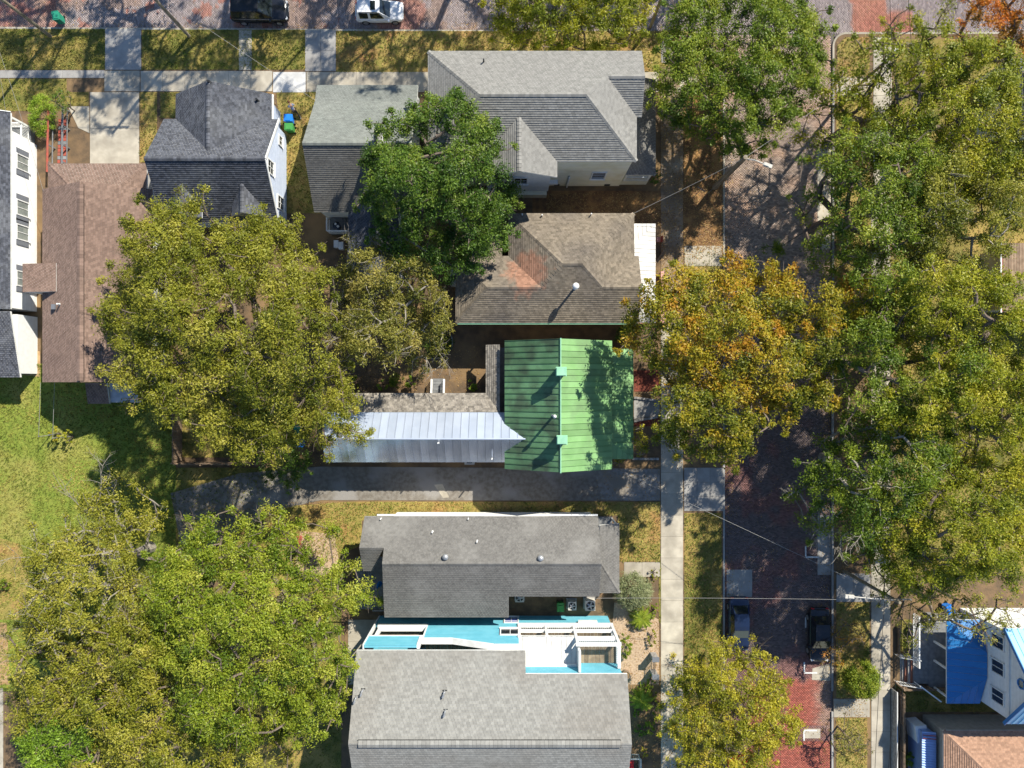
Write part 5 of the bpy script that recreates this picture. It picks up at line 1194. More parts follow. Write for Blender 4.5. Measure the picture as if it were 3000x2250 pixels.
# trees across the upper street, outside the picture, that throw the dappled shade along its top edge
for k, (x, y, r, zt) in enumerate(((-560, -1430, 190, 20), (-860, -1400, 180, 18), (-270, -1440, 180, 19), (20, -1400, 170, 19), (-1130, -1500, 130, 15), (310, -1430, 160, 17), (600, -1390, 130, 14))):
    zc = 5 + (zt - 5) * 0.72; kk = 1 - zc / CAM_H
    L = [(1500 + (x + dx) / kk, 1125 + (y + dy) / kk, r * 0.62 / kk, r * 0.55 / kk, zt - abs(dx) * 0.008) for dx, dy in ((-0.55 * r, 8), (0.5 * r, -10), (0, -0.35 * r), (0.05 * r, 0.35 * r))]
    tree('street_tree', 'tall tree across the upper street, beyond the top edge, %s from the left' % ['third', 'second', 'fourth', 'fifth', 'first', 'sixth', 'seventh'][k], L, 5.0, MID, dens=120, leaf=0.26, cr=1.2, tr=0.3, twig=2, seed=200 + k, fill=0.7, under=0.3, gap=0.42, group='trees across the upper street')

# ================================================================ SHRUBS, PALMS, GROUND COVER
def bush(name, label, px, py, r, h, lm, dens=420, leaf=0.12, tm=0.45, group=None, cat='shrub', ry=None, elong=0.55):
    c = P(px, py, h * 0.6); n = max(10, int(r * (ry or r) * 34)); ry = ry or r
    root = thing(name, label, cat, Vector((c.x, c.y, 0)), 0, group)
    d = G.normal(size=(n, 3)); d /= np.linalg.norm(d, axis=1)[:, None]; d[:, 2] = np.abs(d[:, 2])
    cs = np.array([c.x, c.y, h * 0.35]) + d * np.array([r * 0.82, ry * 0.82, h * 0.55])
    v, f, t = leaves(cs, np.full(n, min(r, ry) * 0.34), np.full(n, max(12, int(dens * math.pi * r * ry / n))), np.clip(tm + G.normal(0, 0.15, n), 0.05, 0.95), leaf, 0.9, elong)
    LEAFCOUNT[0] += len(f)
    link('foliage', mesh_np('foliage', v, f, t, off=root.location), lm, root)
    mb = MB()
    for k in range(7):
        a = k * 0.9; mb.tube([Vector((c.x, c.y, 0)), Vector((c.x + math.cos(a) * r * 0.35, c.y + math.sin(a) * ry * 0.35, h * 0.4)), Vector((c.x + math.cos(a) * r * 0.65, c.y + math.sin(a) * ry * 0.65, h * 0.75))], [0.03, 0.02, 0.008], 4)
    obj('stem', mb, 'bark', root)
    return root
bush('lime_shrub', 'bright lime-green shrub near the rusty ramp', 118, 335, 1.15, 1.8, LIME, dens=1300, leaf=0.13, tm=0.5, ry=2.0, elong=0.3)
bush('topiary_shrub', 'round clipped green shrub casting a round shadow beside the right kerb', 2530, 1997, 1.62, 2.7, BRIGHT, dens=1700, tm=0.42)
bush('olive_shrub', 'large round sage-green shrub at the corner of the grey shingled house', 1858, 1735, 1.66, 2.4, SAGE, dens=1500, leaf=0.15, elong=0.3, tm=0.5)
for k, (x, y, r, lab) in enumerate(((1030, 1122, 0.62, 'leftmost of the row above the silver wing'), (1120, 1128, 0.5, 'second of the row, yellowish'), (1160, 1118, 0.75, 'largest of the row above the silver wing'), (1201, 1118, 0.55, 'rightmost of the row, next to the timber steps'))):
    bush('clipped_shrub', 'round clipped shrub, ' + lab, x, y, r, 1.1, LIME if k % 2 else BRIGHT, dens=900, leaf=0.09, tm=0.4, group='clipped shrubs above the silver wing')
bush('courtyard_shrub', 'small yellowish shrub in the dark courtyard corner by the green roof', 1380, 1130, 0.55, 0.7, LIME, dens=500, tm=0.3)
bush('ground_cover_bed', 'round bed of low dark ground cover inside the curved brick border', 1285, 1005, 1.35, 0.4, DARK, dens=420, tm=0.3, cat='plant bed')
bush('boxwood_shrub', 'bright green shrub against the corner of the white balconies', 1832, 1895, 0.62, 1.2, BRIGHT, dens=850, leaf=0.1, tm=0.35, ry=1.25)
bush('porch_shrub', 'dark green shrub at the cream porch corner of the large light grey house', 1920, 515, 0.6, 1.5, DARK, dens=600, tm=0.4)
bush('pool_shrub', 'dark shrub between the tan roof and the green roof near the orange tree', 1830, 985, 0.9, 1.5, DARK, dens=500, tm=0.25)
bush('gold_shrub', 'small golden shrub at the bottom beside the weathered grey roof', 1888, 2207, 0.38, 1.0, GOLD, dens=800, leaf=0.1, tm=0.7)
bush('wall_shrub', 'lime-yellow shrub beside the corrugated shed at the bottom right', 2670, 2225, 0.75, 1.0, LIME, dens=600, tm=0.25)
bush('tuft_shrub', 'low green shrub at the left edge on the bare dirt', 10, 1710, 0.6, 0.8, BRIGHT, dens=450, tm=0.35)
bush('yard_shrub', 'brown dry shrub on the dirt at the lower left edge', 90, 1640, 0.9, 0.8, TWIGGY, dens=220, tm=0.7)
for k, (x, y, r, ry, lab) in enumerate(((1918, 1680, 0.3, 0.95, 'uppermost'), (1918, 1790, 0.32, 1.1, 'second'), (1912, 1870, 0.38, 0.9, 'third, above the iron gate'), (1908, 1995, 0.42, 0.8, 'below the iron gate'), (1918, 2060, 0.3, 1.3, 'fifth, beside the lower sago palm'), (1905, 2130, 0.5, 0.8, 'lowest'))):
    bush('hedge_plant', 'straggly hedge plant along the left sidewalk, %s' % lab, x, y, r, 0.9, [OLIVE, BRIGHT][k % 2], dens=620, leaf=0.11, tm=0.5, ry=ry, group='hedge plants along the left sidewalk')
for k, (x, y, r, lm) in enumerate(((1880, 2140, 0.6, DARK), (1862, 2090, 0.4, MID), (1890, 2010, 0.35, BRIGHT))):
    bush('garden_plant', 'low green garden plant by the weathered grey roof, %s' % ['under the lower sago palm', 'at the wall', 'above the lower sago palm'][k], x, y, r, 0.7, lm, dens=500, tm=0.4, group='garden plants beside the weathered roof')
for k, (x, y, r, h, lm, lab) in enumerate(((157, 1272, 0.4, 1.7, GOLD, 'left, orange'), (198, 1280, 0.36, 1.5, YELLOW, 'right, yellow-green'))):
    t = bush('grape_vine', 'upright vine on a stake at the sunlit end of the shaded lawn, %s one' % lab, x, y, r, h, lm, dens=1000, leaf=0.12, tm=0.5, ry=0.75, group='vines on stakes', cat='vine')
    mb = MB(); p = t.location; mb.tube([p, p + Vector((0, 0, h))], [0.04, 0.03], 6); obj('stake', mb, 'grey_wood', t)
def palm(px, py, lab):
    c = P(px, py, 0.9); root = thing('sago_palm', lab, 'palm', Vector((c.x, c.y, 0)), 0, 'sago palms')
    mb = MB(); mb.lathe(Vector((c.x, c.y, 0)), [(0.22, 0), (0.24, 0.2), (0.2, 0.5), (0.1, 0.62)], 10); obj('trunk', mb, 'bark', root)
    for k in range(22):
        a = k * 2.39996; el = R.uniform(0.1, 0.8); Ln = R.uniform(1.15, 1.5); m = MB(); q = Vector((c.x, c.y, 0.6)); d = Vector((math.cos(a), math.sin(a), 0)); s = Vector((-d.y, d.x, 0)); prev = q; sl = math.sin(el) * 1.3
        for i in range(1, 10):
            f = i / 9; p = Vector((c.x, c.y, 0.6)) + d * (Ln * f) + Vector((0, 0, Ln * (sl * f - 1.1 * f * f)))
            m.bar(prev, p, 0.02, 0.015, 0.5)
            ll = 0.17 * math.sin(math.pi * min(1, 0.15 + f * 0.85)) + 0.05
            for sg in (-1, 1):
                for o2 in (0.0, 0.5):
                    b = prev.lerp(p, o2); e = b + s * (sg * ll) + d * ll * 0.55 + Vector((0, 0, 0.05)); w2 = d * 0.05
                    m.poly([b - w2, b + w2, e], min(1, 0.35 + 0.6 * R.random()))
            prev = p
        obj('frond', m, MID, root)
palm(1880, 1812, 'spiky sago palm below the round sage shrub'); palm(1882, 2055, 'spiky sago palm beside the weathered grey roof')

def tufts(polys):
    """short grass blades standing on the lawns, three to a tuft"""
    P2 = []
    for nm, pts, m, dn in polys:
        xs = [p[0] for p in pts]; ys = [p[1] for p in pts]
        x0, x1, y0, y1 = max(min(xs), -1530), min(max(xs), 1530), max(min(ys), -1150), min(max(ys), 1150)
        if x1 <= x0 or y1 <= y0: continue
        n = int((x1 - x0) * (y1 - y0) * S * S * dn)
        x = G.uniform(x0, x1, n); y = G.uniform(y0, y1, n); inside = np.zeros(n, dtype=bool); j = len(pts) - 1
        for i in range(len(pts)):
            (ax, ay), (bx, by) = pts[i], pts[j]
            if ay != by: inside ^= ((ay > y) != (by > y)) & (x < (bx - ax) * (y - ay) / (by - ay) + ax)
            j = i
        P2.append(np.stack([x[inside] * S, -y[inside] * S], 1))
    p = np.concatenate(P2); n = len(p); p = np.repeat(p, 3, axis=0); m = len(p)
    p = p + G.normal(0, 0.035, (m, 2)); a = G.random(m) * 6.2832; wd = 0.018 + 0.018 * G.random(m); hh = (0.05 + 0.13 * G.random(m)) * (0.5 + 1.1 * fbm(p[:, 0], p[:, 1], 0.8, 55)); ln = G.normal(0, 0.06, (m, 2))
    v = np.zeros((m, 3, 3), dtype=np.float32)
    v[:, 0, 0] = p[:, 0] - np.cos(a) * wd; v[:, 0, 1] = p[:, 1] - np.sin(a) * wd; v[:, 1, 0] = p[:, 0] + np.cos(a) * wd; v[:, 1, 1] = p[:, 1] + np.sin(a) * wd
    v[:, :2, 2] = 0.015; v[:, 2, :2] = p + ln; v[:, 2, 2] = 0.015 + hh
    return mesh_np('grass', v.reshape(-1, 3), np.arange(m * 3).reshape(-1, 3), np.repeat(G.random(n), 3))
o = link('grass', tufts(LAWNS), 'grass_blades'); o['kind'] = 'stuff'
def litter(n, boxes, z, smin=0.05, smax=0.12):
    a = np.array([(b[1] - b[0]) * (b[3] - b[2]) * b[4] for b in boxes]); i = G.choice(len(boxes), n, p=a / a.sum()); B = np.array([b[:4] for b in boxes])[i]
    x = (B[:, 0] + (B[:, 1] - B[:, 0]) * G.random(n)) * S; y = -(B[:, 2] + (B[:, 3] - B[:, 2]) * G.random(n)) * S
    keep = fbm(x, y, 0.5, 77) + 0.35 * G.random(n) > 0.55; x, y = x[keep], y[keep]; n = len(x)
    an = G.random(n) * 6.2832; l = G.uniform(smin, smax, n); t1 = np.stack([np.cos(an), np.sin(an)], 1); t2 = np.stack([-t1[:, 1], t1[:, 0]], 1)
    c = np.stack([x, y], 1); v = np.zeros((n, 4, 3), dtype=np.float32)
    v[:, 0, :2] = c - t1 * (l / 2)[:, None]; v[:, 1, :2] = c + t2 * (l * 0.33)[:, None]; v[:, 2, :2] = c + t1 * (l / 2)[:, None]; v[:, 3, :2] = c - t2 * (l * 0.33)[:, None]
    v[:, :, 2] = z + G.uniform(0.0, 0.03, (n, 4))
    return v.reshape(-1, 3), n
V1, n1 = litter(70000, [(-515, 560, -1034, -915, 1.6), (-1090, -560, -855, -560, 0.8), (-260, -205, -860, -560, 2), (100, 436, -560, -460, 2.5), (503, 620, -900, -300, 2.2), (503, 614, -400, 20, 1), (950, 1050, -1016, 560, 1.2), (-890, -480, 345, 520, 1), (-480, 434, 345, 385, 1.2), (310, 434, 385, 520, 1.4), (505, 614, 380, 900, 0.8), (300, 434, 660, 1120, 0.9), (430, 620, 850, 1125, 0.8), (950, 1040, 640, 1120, 0.8), (-480, -90, -110, 26, 0.5), (1110, 1500, -1000, 500, 0.5), (-700, -560, 60, 240, 0.6), (436, 505, -850, -180, 2.5), (436, 505, -180, 250, 0.35), (243, 432, 250, 340, 0.5)], 0.045)
V2, n2 = litter(9000, [(622, 650, -1000, 1125, 3), (640, 930, -1020, 1125, 0.35), (905, 940, -700, 1125, 2.5), (-1500, 620, -1060, -1030, 2.5), (-1500, 1500, -1130, -1060, 0.3)], ROAD_Z + 0.012)
o = link('fallen_leaves', mesh_np('fallen_leaves', np.concatenate([V1, V2]), np.arange((n1 + n2) * 4).reshape(-1, 4), G.random(n1 + n2)), FALLEN); o['kind'] = 'stuff'

# ================================================================ VEHICLES
def car(name, label, x, y, rz, L, Wd, H, paint, kind='suv', z=ROAD_Z):
    t = thing(name, label, 'car', V(x, y, z), rz, 'cars parked along the kerbs')
    hw = Wd / 2; zb = 0.56 * H if kind == 'suv' else 0.60 * H
    st = [(-0.50, 0.45, zb * 0.86, 0.74), (-0.485, 0.33, zb * 0.95, 0.88), (-0.44, 0.27, zb, 0.96), (-0.30, 0.24, zb * 1.02, 1.0), (0.0, 0.22, zb, 1.0), (0.17, 0.22, zb * 0.98, 1.0), (0.30, 0.24, zb * 0.94, 0.985), (0.41, 0.26, zb * 0.88, 0.95), (0.47, 0.31, zb * 0.78, 0.85), (0.5, 0.40, zb * 0.66, 0.66)]
    if kind == 'sedan': st[0] = (-0.5, 0.42, zb * 0.84, 0.68); st[1] = (-0.48, 0.33, zb * 0.93, 0.84)
    m = MB(); n = 14
    for fx, z0, z1, f in st:
        w2 = hw * f; h2 = z1 - z0
        ring = [(0, z0), (0.75, z0), (0.94, z0 + 0.10 * h2), (1.0, z0 + 0.40 * h2), (0.985, z0 + 0.72 * h2), (0.93, z0 + 0.92 * h2), (0.80, z1)]
        for a, b in ring + [(0, z1 + 0.025)] + [(-a, b) for a, b in reversed(ring[1:])]: m.v.append((fx * L, a * w2, b))
    for i in range(len(st) - 1):
        for k in range(n): m.f.append((i * n + k, i * n + (k + 1) % n, (i + 1) * n + (k + 1) % n, (i + 1) * n + k)); m.t.append(0.5)
    for i in (0, len(st) - 1): m.f.append(tuple(i * n + k for k in range(n))); m.t.append(0.5)
    body = obj('body', m, paint, t, local=True, smooth=True)
    b0, b1, r0, r1 = {'suv': (-0.475, 0.24, -0.41, 0.03), 'sedan': (-0.37, 0.24, -0.22, 0.06)}[kind]
    b0, b1, r0, r1 = b0 * L, b1 * L, r0 * L, r1 * L; z0, z1 = zb * 0.97, H; wb, wr = hw * 0.91, hw * 0.70
    c = MB(); secs = [(b0, z0, wb * 0.93), (r0 - 0.04 * L * 0.3, z1 * 0.985, wr * 0.93), (r0 + 0.25 * (r1 - r0), z1, wr), (r0 + 0.75 * (r1 - r0), z1, wr), (r1, z1 * 0.98, wr * 0.96), (b1, z0 * 0.98, wb * 0.9)]
    for i in range(len(secs) - 1):
        (xa, za, wa), (xb, zb2, w2) = secs[i], secs[i + 1]
        c.poly([(xa, -wa, za), (xb, -w2, zb2), (xb, w2, zb2), (xa, wa, za)])
    for sg in (-1, 1):
        for i in range(1, 4):
            (xa, za, wa), (xb, zb2, w2) = secs[i], secs[i + 1]
            c.poly([(xa, sg * wa, za), (xb, sg * w2, zb2), (xb, sg * wb, z0), (xa, sg * wb, z0)])
        c.poly([(b0, sg * wb * 0.93, z0), (secs[1][0], sg * secs[1][2], secs[1][1]), (secs[1][0], sg * wb, z0)]); c.poly([(b1, sg * wb * 0.9, z0 * 0.98), (r1, sg * secs[4][2], secs[4][1]), (r1, sg * wb, z0)])
    obj('roof', c, paint, t, local=True)
    def pane(nm, q, off, k=0.9):
        q = [Vector(p) for p in q]; ct = sum(q, Vector()) / len(q); nn = frame(q)
        if nn.dot(Vector(off)) < 0: nn = -nn
        g = MB(); g.prism([ct + (p - ct) * k + nn * 0.012 for p in q], nn * -0.01); obj(nm, g, 'car_glass', t, local=True)
    pane('windscreen', [(b1, -wb * 0.9, z0), (b1, wb * 0.9, z0), (r1, secs[4][2], secs[4][1]), (r1, -secs[4][2], secs[4][1])], (1, 0, 1), 0.92)
    pane('rear_window', [(b0, -wb * 0.93, z0), (b0, wb * 0.93, z0), (secs[1][0], secs[1][2], secs[1][1]), (secs[1][0], -secs[1][2], secs[1][1])], (-1, 0, 1), 0.86)
    for sg in (-1, 1):
        for fa, fb in ((0.03, 0.48), (0.53, 1.0)):
            xa, xb = secs[1][0] + fa * (r1 - secs[1][0]), secs[1][0] + fb * (r1 - secs[1][0]); ex = 0.10 * L if fb == 1.0 else 0
            pane('side_window', [(xa, sg * (wb * 0.995), z0 + 0.02), (xb + ex, sg * (wb * 0.995), z0 + 0.02), (xb, sg * wr, z1 * 0.975), (xa, sg * wr, z1 * 0.975)], (0, sg, 0.4), 0.88)
        w_ = MB(); w_.obox(Vector((b1 * 0.86, sg * (hw + 0.10), zb * 1.02)), (Vector((1, 0, 0)), Vector((0, 1, 0)), Vector((0, 0, 1))), (0.07, 0.1, 0.06)); obj('mirror', w_, paint, t, local=True)
        for xx in (0.32, -0.30):
            wh = MB(); a = Vector((xx * L, sg * (hw - 0.22), 0.34)); b = Vector((xx * L, sg * (hw + 0.012), 0.34)); wh.tube([a, b], [0.34, 0.33], 18); wo = obj('wheel', wh, 'rubber', t, local=True)
            ri = MB(); ri.tube([b, b + Vector((0, sg * 0.012, 0))], [0.23, 0.2], 12); obj('rim', ri, 'rim_metal', wo, local=True)
        e = MB(); e.obox(Vector((0.462 * L, sg * hw * 0.66, zb * 0.72)), (Vector((0.9, -sg * 0.43, 0)), Vector((sg * 0.43, 0.9, 0)), Vector((0, 0, 1))), (0.10, 0.16, 0.06)); obj('headlight', e, 'lamp_clear', t, local=True)
        e = MB(); e.obox(Vector((-0.488 * L, sg * hw * 0.68, zb * 0.82)), (Vector((1, 0, 0)), Vector((0, 1, 0)), Vector((0, 0, 1))), (0.05, 0.12, 0.1)); obj('tail_light', e, 'lamp_red', t, local=True)
        if kind == 'suv':
            e = MB(); e.bar((r0 + 0.1, sg * (wr + 0.01), z1 + 0.05), (r1 - 0.15, sg * (wr + 0.01), z1 + 0.045), 0.04, 0.04); obj('roof_rail', e, 'dark_metal', t, local=True)
        for xx in (-0.06, -0.24):
            e = MB(); e.bar((xx * L, sg * (hw + 0.004), zb * 0.86), (xx * L + 0.18, sg * (hw + 0.004), zb * 0.86), 0.03, 0.035); obj('door_handle', e, paint, t, local=True)
    e = MB(); e.box((0.492 * L, -hw * 0.5, zb * 0.45), (0.505 * L, hw * 0.5, zb * 0.62)); obj('grille', e, 'chrome' if paint == 'black_paint' else 'dark_metal', t, local=True)
    return t, r0, r1, wr, z1
t, r0, r1, wr, z1 = car('white_suv', 'white compact suv with dark sunroof parked on the upper street', -385, -1083, 0, 4.15, 1.78, 1.62, 'white_paint')
mb = MB(); mb.box((r1 - 0.75, -wr * 0.62, z1 + 0.004), (r1 - 0.32, wr * 0.62, z1 + 0.016)); obj('sunroof', mb, 'car_glass', t, local=True)
car('black_suv', 'large black suv with chrome grille parked on the upper street', -732, -1084, 0, 5.0, 1.95, 1.85, 'black_paint')
car('navy_sedan', 'dark navy sedan parked at the left kerb of the brick street', 660, 698, -math.pi / 2, 4.75, 1.83, 1.45, 'navy_paint', 'sedan')
car('black_sedan', 'shiny black car parked inside the white brackets at the right kerb', 893, 728, -math.pi / 2, 4.7, 1.82, 1.46, 'black_paint', 'sedan')
car('red_sedan', 'red car at the bottom edge, mostly hidden under the gold-leaved tree', 655, 1155, math.pi / 2, 4.5, 1.8, 1.45, 'red_paint', 'sedan')

# ================================================================ POLES, LAMPS, WIRES
def upole(label, x, y, h, lean=(0, 0), cross=True, r=0.15):
    t = thing('utility_pole', label, 'utility pole', V(x, y), 0, 'wooden utility poles'); a = V(x, y); b = V(x + lean[0], y + lean[1], h)
    mb = MB(); mb.tube([a, a.lerp(b, 0.5), b], [r, r * 0.9, r * 0.75], 9); obj('pole', mb, 'pole_wood', t)
    if cross:
        mb = MB(); mb.bar(b + Vector((-1.1, 0.12, -0.5)), b + Vector((1.1, 0.12, -0.5)), 0.1, 0.12); c = obj('crossarm', mb, 'pole_wood', t)
        for dx in (-1.0, -0.45, 0.45, 1.0):
            i = MB(); i.lathe(b + Vector((dx, 0.12, -0.44)), [(0.03, 0), (0.055, 0.03), (0.05, 0.12), (0.02, 0.16)], 8); obj('insulator', i, 'ac_shell', c)
    return t, b
def can(t, b, dx, dy, z):
    mb = MB(); mb.lathe(b + Vector((dx, dy, z)), [(0.22, 0), (0.24, 0.05), (0.24, 0.85), (0.18, 0.95), (0.05, 0.98)], 16); o = obj('transformer', mb, 'galvanised', t)
    mb = MB(); mb.lathe(b + Vector((dx + 0.08, dy, z + 0.96)), [(0.03, 0), (0.05, 0.05), (0.03, 0.2)], 8); obj('bushing', mb, 'ac_shell', o)
def lamp(t, top, tip):
    mb = MB(); m = top.lerp(tip, 0.5) + Vector((0, 0, 0.25)); mb.tube([top, m, tip], [0.05, 0.045, 0.045], 7); a = obj('lamp_arm', mb, 'ac_shell', t)
    d = (tip - top); d.z = 0; d.normalize(); s = Vector((-d.y, d.x, 0)); up = Vector((0, 0, 1))
    mb = MB(); mb.obox(tip + d * 0.3, (d, s, up), (0.34, 0.14, 0.07)); mb.obox(tip + d * 0.2 + up * 0.08, (d, s, up), (0.2, 0.1, 0.03)); obj('lamp_head', mb, 'ac_shell', a)
    mb = MB(); mb.obox(tip + d * 0.4 - up * 0.09, (d, s, up), (0.16, 0.1, 0.03)); obj('lens', mb, 'lamp_clear', a)
p1, b1 = upole('wooden utility pole in the grass at the top left corner', -1351, -1018, 9.5)
p2, b2 = upole('wooden utility pole between the driveway and the black suv', -945, -1018, 9.5)
p3, b3 = upole('wooden utility pole with grey transformer can at the top, beside the street corner tree', 405, -1045, 7.6, cross=False); can(p3, b3, 0.28, 0.0, -0.75)
p4, b4 = upole('utility pole with the street lamp reaching over the brick street', 593, -576, 8.3, cross=False, r=0.24); lamp(p4, V(594, -576, 7.9), V(640, -559, 8.25))
mb = MB(); mb.tube([V(593, -576, 6.5), V(560, -545, 0.05)], [0.012, 0.012], 4); obj('guy_wire', mb, 'wire_pale', p4)
p5, b5 = upole('utility pole with transformer hidden in the airy tree, casting a long shadow on the street', 972, -838, 10.0); can(p5, b5, -0.3, -0.1, -1.9)
p6, b6 = upole('utility pole at the right kerb carrying the lamp over the driveway apron', 972, 548, 9.0); lamp(p6, V(970, 548, 8.0), V(868, 541, 8.2))
t = thing('sign_post', 'dark street sign on a thin post at the upper street edge of the sidewalk', 'sign', V(532, -548))
mb = MB(); mb.tube([V(532, -548), V(532, -548, 2.6)], [0.03, 0.03], 6); obj('pole', mb, 'galvanised', t)
mb = MB(); mb.obox(V(532, -548, 2.5), (Vector((0.85, -0.5, 0)), Vector((0.5, 0.85, 0)), Vector((0, 0, 1))), (0.38, 0.012, 0.09)); obj('sign_blade', mb, 'shutter_grey', t)
def wire(label, a, b, sag=0.35, r=0.018, m='wire_black', nm='power_line'):
    pts = [a.lerp(b, i / 12) - Vector((0, 0, sag * 4 * (i / 12) * (1 - i / 12))) for i in range(13)]
    mb = MB(); mb.tube(pts, [r] * 13, 5); c = (a + b) / 2
    solo(nm, mb, m, label, 'wire', Vector((c.x, c.y, c.z)))
wire('pale service wire from the lamp pole to the corner of the tan hipped roof', b4 - Vector((0, 0, 0.2)), V(332, -466, 4.2), 0.3, 0.016, 'wire_pale')
wire('wire from the lamp pole to the pole in the airy tree', b4, b5 - Vector((0, 0, 1.5)), 0.4, 0.016, 'wire_pale')
wire('dark power line above the right-hand sidewalk, left of the two upper ones', b5 + Vector((-1.0, 0, -0.3)), b6 + Vector((-1.0, 0, -0.3)), 0.6)
wire('dark power line above the right-hand sidewalk, right of the two upper ones', b5 + Vector((0.45, 0, -0.3)), b6 + Vector((0.45, 0, -0.3)), 0.6)
for k, (dx, ex, lab) in enumerate(((-1.0, 905, 'leftmost'), (0.45, 923, 'middle'), (1.0, 945, 'slanting rightmost'))):
    wire('dark power line running off the bottom over the right-hand sidewalk, %s of three' % lab, b6 + Vector((dx, 0, -0.3)), V(ex, 1500, 8.6), 0.5)
wire('dark power line crossing the upper street from the airy tree, left of two', b5 + Vector((-1.0, 0, -0.3)), V(935, -1600, 9.5), 0.4)
wire('dark power line crossing the upper street from the airy tree, right of two', b5 + Vector((0.45, 0, -0.3)), V(965, -1600, 9.5), 0.4)
wire('pale wire slanting across the brick street to the green roofed house', b6 + Vector((0, 0, -0.8)), V(276, 229, 4.0), 0.3, 0.013, 'wire_pale')
wire('pale level wire from the grey shingled house over the two parked cars', b6 + Vector((0, 0, -0.5)), V(212, 578, 4.9), 0.3, 0.013, 'wire_pale')
wire('pale wire from the second top left pole to the pale bungalow', b2 - Vector((0, 0, 1.0)), V(-540, -782, 3.5), 0.3, 0.012, 'wire_pale')
wire('pale wire from the top left corner pole to the white house', b1 - Vector((0, 0, 1.0)), V(-1398, -742, 3.5), 0.3, 0.012, 'wire_pale')
wire('pale wire from the top left corner pole to the long brown roof', b1 - Vector((0, 0, 0.6)), V(-1300, -535, 3.3), 0.3, 0.012, 'wire_pale')
wire('dark wire along the upper street between the two top left poles', b1 + Vector((0.45, 0, -0.3)), b2 + Vector((-0.45, 0, -0.3)), 0.4)
wire('thin wire from the transformer pole towards the lamp pole', b3, b4 - Vector((0, 0, 0.4)), 0.5)

# ================================================================ FENCES, BINS, MACHINES
def fence(label, a, b, hgt, m='fence_wood', lean=0.02, step=4.8):
    a, b = V(*a), V(*b); t = thing('wooden_fence', label, 'fence', a); d = b - a; n = int(d.length / (step * S)); u = d.normalized(); s = Vector((-u.y, u.x, 0))
    bm = MB(); bm.obox(Vector((0, 0, hgt / 2)), (u, s, Vector((0, 0, 1))), (step * S / 2 - 0.006, 0.012, hgt / 2)); me = mesh_of('board', bm); me.materials.append(MATS[m])
    for i in range(n):
        o = bpy.data.objects.new('board', me); COL.objects.link(o); o.parent = t; o.location = u * ((i + 0.5) * d.length / n) + s * R.uniform(-1, 1) * 0.008
        o.rotation_euler = (R.uniform(-1, 1) * lean, R.uniform(-1, 1) * lean, R.uniform(-1, 1) * 0.03)
    for z in (0.3, hgt * 0.55, hgt * 0.92):
        r = MB(); r.bar(a + s * 0.06 + Vector((0, 0, z)), b + s * 0.06 + Vector((0, 0, z)), 0.05, 0.1); obj('rail', r, m, t)
    for i in range(int(d.length / 2.4) + 1):
        p = MB(); q = a + u * min(d.length, i * 2.4) + s * 0.1; p.box((q.x - 0.05, q.y - 0.05, 0), (q.x + 0.05, q.y + 0.05, hgt + 0.03)); obj('post', p, m, t)
fence('weathered wooden privacy fence along the left side of the shaded yard', (-966, 226), (-966, -90), 1.8, step=4.7)
fence('weathered wooden privacy fence along the bottom of the shaded yard', (-728, 228), (-966, 228), 1.8, step=4.7)
fence('brown wooden fence at the bottom right beside the corrugated shed', (1128, 1140), (1128, 890), 1.3)
fence('short brown fence with the gate side facing the blue roofed house', (1126, 880), (1300, 880), 1.3)
fence('low timber edging fence above the white handrail steps', (1130, 788), (1130, 705), 0.4)
mb = MB(); mb.box(V(1110, 890, 0), V(1114, 1160, 0.95)); o = solo('low_wall', mb, 'stone', 'low wall with thin white rail along the right sidewalk at the bottom', 'wall', V(1112, 1000))
mb = MB(); mb.bar(V(1110, 888, 1.02), V(1110, 1160, 1.02), 0.05, 0.06); obj('top_rail', mb, 'white_trim', o)
t = thing('iron_gate', 'black iron gate between two stone posts at the left sidewalk', 'gate', V(412, 815))
for y in (790, 840):
    mb = MB(); mb.box(V(404, y - 5, 0), V(420, y + 5, 1.3)); p = obj('gate_post', mb, 'stone', t); mb = MB(); mb.box(V(402, y - 7, 1.302), V(422, y + 7, 1.4)); obj('cap', mb, 'shutter_grey', p)
for i in range(9):
    mb = MB(); mb.bar(V(412, 797 + i * 4.5, 0.1), V(412, 797 + i * 4.5, 1.15), 0.025, 0.025); obj('bar', mb, 'dark_metal', t)
for z in (0.2, 1.05):
    mb = MB(); mb.bar(V(412, 795, z), V(412, 835, z), 0.03, 0.04); obj('rail', mb, 'dark_metal', t)
def bin_(label, x, y, m, rz=0.0, hgt=1.05):
    t = thing('wheelie_bin', label, 'bin', V(x, y), rz, 'wheeled rubbish bins')
    mb = MB(); b = [(-0.24, -0.27), (0.24, -0.27), (0.24, 0.27), (-0.24, 0.27)]; k = 1.2
    for z0, z1, f0, f1 in ((0.08, hgt * 0.92, 1.0, k),):
        lo = [Vector((x_ * f0, y_ * f0, z0)) for x_, y_ in b]; hi = [Vector((x_ * f1, y_ * f1, z1)) for x_, y_ in b]
        for i in range(4): mb.poly([lo[i], lo[(i + 1) % 4], hi[(i + 1) % 4], hi[i]])
        mb.poly(lo); mb.poly(hi)
    obj('body', mb, m, t, local=True)
    mb = MB(); mb.box((-0.31, -0.36, hgt * 0.921), (0.31, 0.36, hgt * 0.96)); mb.box((-0.24, -0.26, hgt * 0.961), (0.24, 0.2, hgt * 1.0)); mb.bar((-0.28, 0.38, hgt * 0.95), (0.28, 0.38, hgt * 0.95), 0.05, 0.05); obj('lid', mb, m, t, local=True)
    for sx in (-1, 1):
        mb = MB(); mb.tube([Vector((sx * 0.22, 0.30, 0.12)), Vector((sx * 0.28, 0.30, 0.12))], [0.12, 0.12], 12); obj('wheel', mb, 'rubber', t, local=True)
bin_('blue wheelie bin beside the pale blue gable wall', -664 + 18, -768, 'bin_blue', -1.57)
